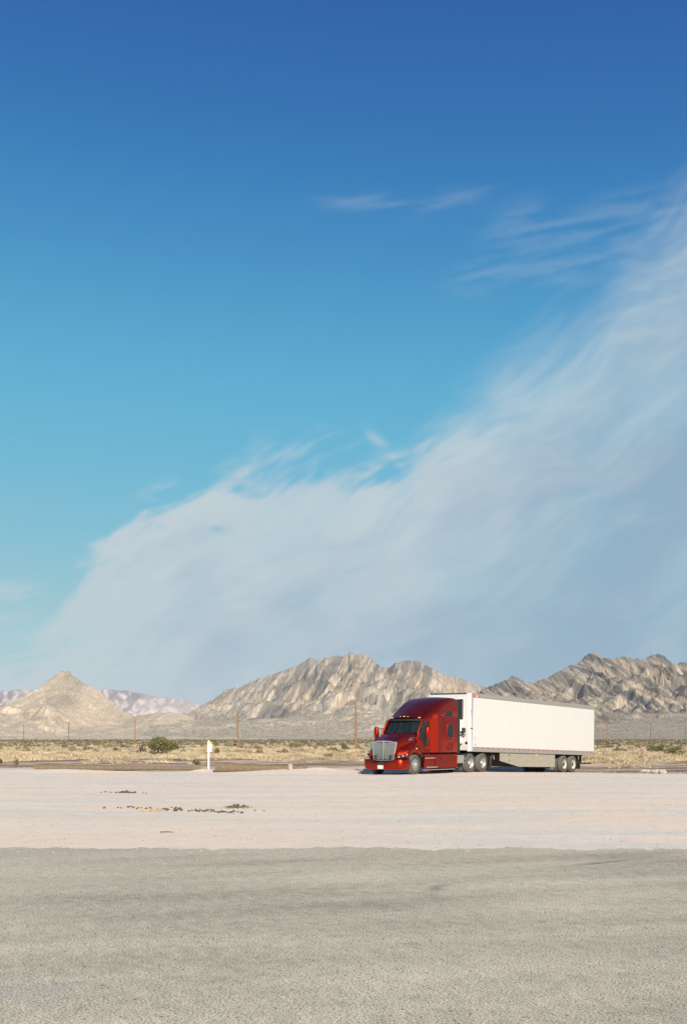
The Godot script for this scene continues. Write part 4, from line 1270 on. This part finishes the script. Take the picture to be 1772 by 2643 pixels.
		for q: Array in [[0.94, 0.895, 6.40, 0.052], [1.06, 0.945, 6.20, 0.052], [1.135, 1.01, 5.98, 0.05]]:
			st = mb(true)
			var sp := SphereMesh.new()
			sp.radius = q[3]; sp.height = q[3] * 2.0; sp.radial_segments = 12; sp.rings = 6
			var ln := obj("lamp_lens", sp, M.lens, hl)
			ln.position = Vector3(s * q[0], q[1], q[2])
		# hood side vent trim
		st = mb()
		slab(st, [Vector3(s * 0.985, 1.70, 5.62), Vector3(s * 1.045, 1.74, 5.02), Vector3(s * 1.04, 1.90, 4.98), Vector3(s * 0.99, 1.82, 5.45)], Vector3(s, 0.25, 0.1).normalized(), 0.03)
		var vt := obj("hood_vent", st, M.chrome, o)
		st = mb()
		slab(st, [Vector3(s * 1.015, 1.735, 5.50), Vector3(s * 1.07, 1.765, 5.10), Vector3(s * 1.068, 1.85, 5.08), Vector3(s * 1.025, 1.81, 5.40)], Vector3(s, 0.25, 0.1).normalized(), 0.014)
		obj("vent_mesh", st, M.black, vt)
		st = mb()
		box(st, Vector3(s * 1.185, 1.30, 5.12), Vector3(0.03, 0.05, 0.12), 0.012)
		obj("turn_signal", st, M.amber, o)
		st = mb(true)
		tube(st, [Vector3(s * 1.06, 1.12, 4.86), Vector3(s * 1.09, 1.6, 4.88), Vector3(s * 1.07, 2.0, 4.86)], 0.03, 0.025, 8)
		obj("cowl_edge", st, M.red, o)
	# grille
	var gp := func(x: float, y: float, d: float) -> Vector3:
		return Vector3(x, y, 6.27 + 0.06 * (1.62 - y) + d - 0.10 * x * x)
	st = mb()
	for k in 12:
		var a := lerpf(-0.5, 0.5, k / 12.0)
		var b := lerpf(-0.5, 0.5, (k + 1) / 12.0)
		quad(st, gp.call(a * 1.14, 0.76, -0.01), gp.call(b * 1.14, 0.76, -0.01), gp.call(b * 1.34, 1.62, -0.01), gp.call(a * 1.34, 1.62, -0.01), Vector3(0, 0, 1))
	var back := obj("grille_back", st, M.black, o)
	for s: float in [1.0, -1.0]:
		st = mb()
		for k in 15:      # woven mesh of bars in each half
			var y := lerpf(0.80, 1.56, k / 14.0)
			var w := lerpf(1.14, 1.34, (y - 0.76) / 0.86) * 0.5
			box(st, gp.call(s * (w * 0.5 + 0.02), y, 0.012) , Vector3(w - 0.12, 0.032, 0.02), 0.0, Basis(Vector3.UP, s * 0.065))
		for k in 12:
			var u := lerpf(0.10, 0.93, k / 11.0)
			var p0: Vector3 = gp.call(s * u * 0.57, 0.78, 0.006)
			var p1: Vector3 = gp.call(s * u * 0.67, 1.60, 0.006)
			var dd := p1 - p0
			box(st, (p0 + p1) * 0.5, Vector3(0.026, dd.length(), 0.016), 0.0, Basis(Vector3.BACK, -atan2(dd.x, dd.y)))
		obj("grille_mesh", st, M.mesh_grille, o).set_meta("kind", "stuff")
		st = mb(true)
		tube(st, [gp.call(s * 0.57, 0.74, 0.0), gp.call(s * 0.62, 1.18, 0.0), gp.call(s * 0.685, 1.62, 0.0)], 0.042, 0.05, 8)
		obj("grille_side_bar", st, M.chrome, o)
	st = mb(true)
	tube(st, [gp.call(0.0, 0.76, 0.02), gp.call(0.0, 1.2, 0.03), gp.call(0.0, 1.66, 0.04)], 0.04, 0.055, 8)
	obj("grille_centre_bar", st, M.chrome, o)
	st = mb(true)
	tube(st, [gp.call(-0.68, 1.61, 0.0), gp.call(-0.35, 1.655, 0.0), gp.call(0.0, 1.675, 0.01), gp.call(0.35, 1.655, 0.0), gp.call(0.68, 1.61, 0.0)], 0.055, 0.055, 8)
	obj("grille_top_bar", st, M.chrome, o)
	st = mb(true)
	tube(st, [gp.call(-0.57, 0.75, 0.0), gp.call(0.0, 0.72, 0.02), gp.call(0.57, 0.75, 0.0)], 0.035, 0.035, 8)
	obj("grille_bottom_bar", st, M.chrome, o)
	st = mb(true)
	tube(st, [gp.call(0.0, 1.70, 0.02), gp.call(0.0, 1.62, 0.09), gp.call(0.0, 1.56, 0.09)], 0.035, 0.02, 8)
	obj("hood_badge", st, M.red_lens, o)
	# bumper
	st = mb(true)
	rings = []
	for k in 33:
		var t := k / 32.0 * 2.0 - 1.0
		var a := absf(t)
		var x := 0.0
		var z := 0.0
		if a < 0.62:
			x = a / 0.62 * 0.80
			z = 6.60 - 0.13 * pow(x / 0.80, 2.0)
		else:
			var q := (a - 0.62) / 0.38
			x = 0.80 + 0.37 * sin(minf(1.0, q * 1.5) * PI / 2)
			z = 6.47 - 0.30 * (1.0 - cos(minf(1.0, q * 1.5) * PI / 2)) - 0.46 * maxf(0.0, q - 0.45) / 0.55
		x *= signf(t)
		var yt := lerpf(0.66, 0.78, smoothstep(0.45, 0.75, absf(x)))
		var inn := Vector3(x * 0.90, 0, z - 0.10)
		rings.append(PackedVector3Array([Vector3(inn.x, yt - 0.01, inn.z), Vector3(x * 0.985, yt, z - 0.02), Vector3(x, yt - 0.03, z), Vector3(x * 1.01, 0.56, z + 0.012), Vector3(x, 0.42, z), Vector3(x * 0.98, 0.31, z - 0.03), Vector3(x * 0.94, 0.27, z - 0.07), Vector3(inn.x, 0.27, inn.z)]))
	loft(st, rings)
	obj("bumper", st, M.red, o)
	for s: float in [0.46, -0.46]:
		st = mb()
		box(st, Vector3(s, 0.575, 6.575), Vector3(0.25, 0.085, 0.02), 0.005, Basis(Vector3.UP, s * 0.4))
		obj("tow_hole", st, M.black, o)
	st = mb()
	box(st, Vector3(0.0, 0.57, 6.615), Vector3(0.24, 0.12, 0.02), 0.005)
	obj("plate_holder", st, M.frame, o)
	st = mb()
	box(st, Vector3(0.02, 0.40, 6.625), Vector3(0.33, 0.18, 0.012), 0.004)
	var lp := obj("licence_plate", st, M.plate, o)
	st = mb()
	box(st, Vector3(0.02, 0.415, 6.6325), Vector3(0.20, 0.035, 0.003))
	obj("plate_print", st, M.plate_band, lp)
	# chassis
	for s: float in [0.43, -0.43]:
		st = mb()
		box(st, Vector3(s, 0.86, 1.8), Vector3(0.09, 0.27, 9.2), 0.01)
		obj("frame_rail", st, M.frame, o)
	for z: float in [-2.6, -1.6, -0.4, 0.6]:
		st = mb()
		box(st, Vector3(0, 0.86, z), Vector3(0.80, 0.2, 0.1))
		obj("cross_member", st, M.frame, o)
	st = mb()
	box(st, Vector3(0, 0.75, 3.0), Vector3(1.9, 0.85, 3.4), 0.05)
	obj("fuel_tanks_bay", st, M.frame, o)
	st = mb()
	box(st, Vector3(0, 0.72, 5.5), Vector3(0.95, 0.8, 1.4), 0.05)
	obj("engine_block", st, M.frame, o)
	st = mb()
	box(st, Vector3(0, 1.04, -1.0), Vector3(0.95, 0.08, 1.1), 0.03)
	obj("fifth_wheel", st, M.frame, o)
	for s: float in [1.0, -1.0]:
		st = mb()
		box(st, Vector3(s * 1.0, 0.72, 0.72), Vector3(0.36, 0.42, 0.78), 0.02)
		obj("battery_box", st, M.rail, o)
		st = mb(true)
		rings = []
		for k in 7:
			var t := lerpf(0.25, 1.05, k / 6.0)
			rings.append(PackedVector3Array([Vector3(s * 1.22, 0.5 + 0.6 * sin(t), -0.35 + 0.6 * cos(t)), Vector3(s * 0.62, 0.5 + 0.6 * sin(t), -0.35 + 0.6 * cos(t)), Vector3(s * 0.62, 0.5 + 0.58 * sin(t), -0.35 + 0.58 * cos(t)), Vector3(s * 1.22, 0.5 + 0.58 * sin(t), -0.35 + 0.58 * cos(t))]))
		loft(st, rings)
		obj("quarter_fender", st, M.black, o)
		wheel(o, Vector3(s * 1.17, 0.50, 5.22), 0.50, 0.29, s, "steer")
		for z: float in [-0.33, -1.68]:
			wheel(o, Vector3(s * 1.23, 0.50, z), 0.50, 0.27, s, "drive")
			wheel(o, Vector3(s * 0.92, 0.50, z), 0.50, 0.27, s, "drive")
		st = mb()
		box(st, Vector3(s * 0.92, 0.55, -2.45), Vector3(0.60, 0.62, 0.02), 0.0)
		obj("mud_flap", st, M.black, o)
	for z: float in [5.22, -0.33, -1.68]:
		st = mb(true)
		tube(st, [Vector3(-0.9, 0.5, z), Vector3(0.9, 0.5, z)], 0.09, 0.09, 10)
		obj("axle", st, M.frame, o)
	st = mb(true)
	tube(st, [Vector3(0.25, 1.2, 1.12), Vector3(0.35, 1.05, 0.7), Vector3(0.4, 1.35, 0.25), Vector3(0.42, 1.6, 0.05)], 0.022, 0.022, 6)
	obj("air_hose", st, M.black, o)
	st = mb(true)
	tube(st, [Vector3(-0.1, 1.25, 1.12), Vector3(0.1, 1.0, 0.65), Vector3(0.2, 1.4, 0.25), Vector3(0.3, 1.6, 0.05)], 0.022, 0.022, 6)
	obj("air_hose", st, M.black, o)

# ---------------------------------------------------------------- trailer
func build_trailer() -> void:
	var o := thing("refrigerated_trailer", "long plain white refrigerated semi trailer hitched to the red tractor", "trailer", Vector3(6.611 - 1.3 * 0.8243, 0.027, -68.15 - 1.3 * 0.5662), 0.0)
	# the ground falls towards the rear: pitch the trailer by 1.33 degrees
	o.basis = Basis(Vector3.UP, TURN) * Basis(Vector3.RIGHT, -0.0233)
	var L := 16.15
	# body in panels, each with a shallow joint
	var st := mb()
	box(st, Vector3(0, 2.64, -L / 2), Vector3(2.56, 2.64, L - 0.04), 0.01)
	obj("inner_body", st, M.white, o)
	var n := 13
	var z0 := -0.34
	var pitch := (L - 0.42) / n
	var pm := mb()
	box(pm, Vector3(0, 2.64, 0), Vector3(0.022, 2.62, pitch - 0.002), 0.0015)
	pm.generate_normals()
	var panel_mesh := pm.commit()
	for s: float in [1.0, -1.0]:
		for k in n:
			var pn := obj("side_panel", panel_mesh, M.white, o)
			pn.position = Vector3(s * 1.287, 0, z0 - pitch * (k + 0.5))
		# rounded white front corner posts and thin rear posts
		st = mb(true)
		var rings := []
		for y: float in [1.09, 4.17]:
			var ring := PackedVector3Array([Vector3(s * 1.29, y, -0.335), Vector3(s * 1.303, y, -0.332), Vector3(s * 1.305, y, -0.10)])
			for k in 6:
				var t := k / 5.0 * PI / 2
				ring.append(Vector3(s * (1.195 + 0.11 * cos(t)), y, -0.10 + 0.11 * sin(t)))
			ring.append(Vector3(s * 1.12, y, 0.01)); ring.append(Vector3(s * 1.12, y, -0.10))
			rings.append(ring)
		loft(st, rings)
		obj("corner_post", st, M.white, o)
		st = mb()
		box(st, Vector3(s * 1.285, 2.66, -L + 0.04), Vector3(0.05, 3.02, 0.09), 0.012)
		obj("rear_post", st, M.rail, o)
		st = mb()
		box(st, Vector3(s * 1.293, 4.075, (-L - 0.30) / 2), Vector3(0.03, 0.23, L - 0.36), 0.008)
		obj("top_rail", st, M.rail, o)
		st = mb()
		box(st, Vector3(s * 1.293, 1.20, (-L - 0.30) / 2), Vector3(0.034, 0.25, L - 0.36), 0.008)
		var br := obj("bottom_rail", st, M.rail, o)
		var rm := mb()
		box(rm, Vector3.ZERO, Vector3(0.008, 0.06, 0.17), 0.0)
		rm.generate_normals()
		var rmesh := rm.commit()
		for k in 25:
			var q := obj("reflector", rmesh, M.red_lens, br)
			q.position = Vector3(s * 1.3135, 1.275, -0.82 - 14.77 * k / 24.0)
		# skirt
		st = mb()
		slab(st, [Vector3(s * 1.22, 1.08, -3.57), Vector3(s * 1.22, 1.08, -10.57), Vector3(s * 1.22, 0.31, -10.57), Vector3(s * 1.22, 0.31, -5.85), Vector3(s * 1.22, 0.62, -3.57)], Vector3(s, 0, 0), 0.02)
		var sk := obj("aero_skirt", st, M.skirt, o)
		for q: Array in [[-4.67, 0.95, 0.05], [-4.68, 0.66, 0.042]]:
			st = mb(true)
			lathe(st, [Vector2(0.004, 0.001), Vector2(0.004, q[2])], 14, 1.0)
			var hm := obj("skirt_hole", st, M.black, sk)
			hm.position = Vector3(s * 1.241, q[1], q[0])
			if s < 0.0: hm.rotation.y = PI
		st = mb(true)
		lathe(st, [Vector2(0.02, 0.001), Vector2(0.018, 0.045), Vector2(0.0, 0.05)], 14, 1.0)
		var la := obj("marker_light", st, M.amber, sk)
		la.position = Vector3(s * 1.241, 1.01, -8.08)
		if s < 0.0: la.rotation.y = PI
		# landing gear leg
		st = mb()
		box(st, Vector3(s * 0.95, 0.72, -2.95), Vector3(0.14, 0.76, 0.14), 0.012)
		box(st, Vector3(s * 0.95, 0.38, -2.95), Vector3(0.11, 0.36, 0.11), 0.01)
		box(st, Vector3(s * 0.95, 0.20, -2.95), Vector3(0.28, 0.03, 0.28), 0.01)
		obj("landing_leg", st, M.frame, o)
		st = mb(true)
		tube(st, [Vector3(s * 0.95, 0.62, -3.0), Vector3(s * 0.85, 1.05, -3.55)], 0.035, 0.035, 6)
		obj("landing_brace", st, M.alu, o)
		st = mb(true)
		tube(st, [Vector3(s * 1.0, 0.9, -2.92), Vector3(s * 1.2, 0.9, -2.92), Vector3(s * 1.2, 0.68, -2.95)], 0.018, 0.018, 6)
		obj("landing_crank", st, M.alu, o)
		for z: float in [-11.80, -13.06]:
			wheel(o, Vector3(s * 1.30, 0.50, z), 0.50, 0.27, s, "white")
			wheel(o, Vector3(s * 0.99, 0.50, z), 0.50, 0.27, s, "white")
		st = mb()
		box(st, Vector3(s * 1.0, 0.50, -14.1), Vector3(0.55, 0.55, 0.02))
		obj("mud_flap", st, M.black, o)
		for zz: Array in [[-13.7, 0.86], [-13.7, 0.72]]:
			st = mb()
			box(st, Vector3(s * 0.95, zz[1], zz[0] - 0.05), Vector3(0.08, 0.05, 0.7), 0.008)
			obj("slider_rail", st, M.alu, o)
		st = mb()
		box(st, Vector3(s * 0.62, 0.82, -15.55), Vector3(0.12, 0.50, 0.14), 0.01)
		obj("bumper_bracket", st, M.frame, o)
	# small print and labels on the near front corner
	st = mb()
	box(st, Vector3(1.3115, 4.02, -0.71), Vector3(0.012, 0.12, 0.62), 0.003)
	var badge := obj("maker_badge", st, M.red_lens, o)
	var tm := TextMesh.new()
	var f := SystemFont.new()
	f.font_names = PackedStringArray(["Droid Serif"]); f.font_italic = true
	tm.text = "Utility"; tm.font = f; tm.font_size = 16; tm.pixel_size = 0.0075; tm.depth = 0.003
	var tx := obj("badge_lettering", tm, M.post, badge)
	tx.position = Vector3(1.319, 4.02, -0.71); tx.rotation.y = PI / 2
	for q: Array in [[3.20, -0.14, 0.16, 0.05, "red"], [3.02, -0.12, 0.08, 0.06, "grey"], [2.30, -0.20, 0.05, 0.26, "black"], [2.31, -0.42, 0.035, 0.05, "grey"], [2.02, -0.24, 0.05, 0.10, "grey"], [1.78, -0.55, 0.16, 0.05, "grey"], [1.46, -0.62, 0.07, 0.12, "grey"]]:
		st = mb()
		box(st, Vector3(1.3075, q[0], q[1]), Vector3(0.006, q[2], q[3]), 0.001)
		obj("small_label", st, M.red_lens if q[4] == "red" else (M.black if q[4] == "black" else M.rail), o)
	# roof, floor, doors
	st = mb()
	box(st, Vector3(0, 4.175, -L / 2), Vector3(2.58, 0.03, L), 0.008)
	obj("roof", st, M.rail, o)
	st = mb()
	box(st, Vector3(0, 1.19, -L / 2), Vector3(2.50, 0.20, L - 0.1), 0.01)
	obj("floor", st, M.frame, o)
	st = mb()
	box(st, Vector3(0, 0.99, -2.2), Vector3(1.6, 0.18, 3.2), 0.01)
	obj("coupler_plate", st, M.frame, o)
	for s: float in [0.5, -0.5]:
		st = mb()
		box(st, Vector3(s, 0.92, -12.6), Vector3(0.12, 0.3, 5.6), 0.01)
		obj("slider_beam", st, M.frame, o)
	for k in 22:
		st = mb()
		box(st, Vector3(0, 1.05, -4.0 - 0.5 * k), Vector3(2.4, 0.08, 0.06))
		obj("cross_beam", st, M.frame, o)
	for s: float in [0.62, -0.62]:
		st = mb()
		box(st, Vector3(s, 2.62, -L - 0.005), Vector3(1.20, 2.74, 0.05), 0.012)
		var dr := obj("rear_door", st, M.white, o)
		for e: float in [0.35, -0.2]:
			st = mb(true)
			tube(st, [Vector3(s + e, 1.25, -L - 0.05), Vector3(s + e, 4.0, -L - 0.05)], 0.02, 0.02, 6)
			obj("lock_bar", st, M.alu, dr)
	st = mb()
	box(st, Vector3(0, 1.17, -L + 0.03), Vector3(2.60, 0.17, 0.14), 0.01)
	obj("rear_sill", st, M.frame, o)
	st = mb()
	box(st, Vector3(0, 0.58, -15.9), Vector3(2.40, 0.10, 0.10), 0.01)
	obj("rear_bumper", st, M.frame, o)
	for s: float in [1.16, -1.16]:
		st = mb()
		box(st, Vector3(s, 0.58, -14.9), Vector3(0.07, 0.09, 1.9), 0.01)
		obj("side_guard", st, M.frame, o)
	for z: float in [-11.80, -13.06]:
		st = mb(true)
		tube(st, [Vector3(-1.0, 0.5, z), Vector3(1.0, 0.5, z)], 0.075, 0.075, 10)
		obj("axle", st, M.frame, o)
	# front wall and cooling unit
	st = mb()
	box(st, Vector3(0, 2.64, 0.0), Vector3(2.3, 3.0, 0.03), 0.005)
	obj("front_wall", st, M.white, o)
	st = mb()
	box(st, Vector3(0, 3.0, 0.24), Vector3(2.06, 1.86, 0.44), 0.09)
	var cu := obj("cooling_unit", st, M.white, o)
	st = mb()
	box(st, Vector3(0, 1.76, 0.20), Vector3(1.9, 0.60, 0.36), 0.06)
	obj("lower_housing", st, M.white, cu)
	st = mb()
	for s: float in [0.72, -0.72]:
		st = mb()
		box(st, Vector3(s, 3.30, 0.40), Vector3(0.78, 1.08, 0.16), 0.05)
		var ig := obj("intake_grille", st, M.black, cu)
		st = mb()
		for k in 12: box(st, Vector3(s, 2.82 + 0.087 * k, 0.485), Vector3(0.70, 0.02, 0.02))
		ig = obj("grille_slats", st, M.frame, cu)
		ig.set_meta("kind", "stuff")
	st = mb()
	box(st, Vector3(1.02, 2.19, 0.26), Vector3(0.26, 0.26, 0.22), 0.02)
	obj("control_box", st, M.frame, cu)
	st = mb()
	box(st, Vector3(0.95, 1.95, 0.25), Vector3(0.34, 0.05, 0.3), 0.01)
	obj("unit_bracket", st, M.black, cu)
	st = mb(true)
	lathe(st, [Vector2(0.0, 0.001), Vector2(0.0, 0.075), Vector2(-0.05, 0.08)], 16, 1.0)
	var rc := obj("round_port", st, M.black, o)
	rc.position = Vector3(1.12, 1.53, 0.03); rc.rotation.y = -PI / 2
	st = mb()
	box(st, Vector3(0, 4.15, 0.03), Vector3(2.2, 0.05, 0.05), 0.008)
	obj("front_top_rail", st, M.frame, o)

# ----------------------------------------------------------------
func _ready() -> void:
	rng.seed = 1
	var cam := Camera3D.new()
	cam.name = "camera"
	cam.position = Vector3(0, EYE, 0)
	cam.near = 0.5
	cam.far = 40000.0
	cam.projection = Camera3D.PROJECTION_FRUSTUM
	cam.size = 2.0 * 0.5 * 1321.5 / F
	cam.frustum_offset = Vector2(0, 0.5 * (HZ - 1321.5) / F)
	cam.current = true
	add_child(cam)
	var env := Environment.new()
	env.background_mode = Environment.BG_SKY
	var sky := Sky.new()
	var pan := PanoramaSkyMaterial.new()
	pan.panorama = ImageTexture.create_from_image(sky_image())
	sky.sky_material = pan
	env.sky = sky
	env.tonemap_mode = Environment.TONE_MAPPER_LINEAR
	env.tonemap_exposure = EXPO
	env.sdfgi_enabled = true
	env.ssao_enabled = true
	env.ssil_enabled = true
	env.fog_enabled = true
	env.fog_density = 0.00002
	env.fog_light_color = Color(0.86, 0.88, 0.92)
	var we := WorldEnvironment.new()
	we.name = "environment"
	we.environment = env
	add_child(we)
	var sun := DirectionalLight3D.new()
	sun.name = "sun"
	sun.light_energy = 1.6
	sun.light_color = Color(1.0, 0.955, 0.88)
	sun.light_angular_distance = 0.5
	sun.shadow_enabled = true
	add_child(sun)
	sun.look_at_from_position(Vector3.ZERO, -Vector3(0.50, 1.13, 2.1), Vector3.UP)
	make_materials()
	build_ground()
	build_mountains()
	build_tractor()
	build_trailer()
	build_lot_things()
	build_plants()
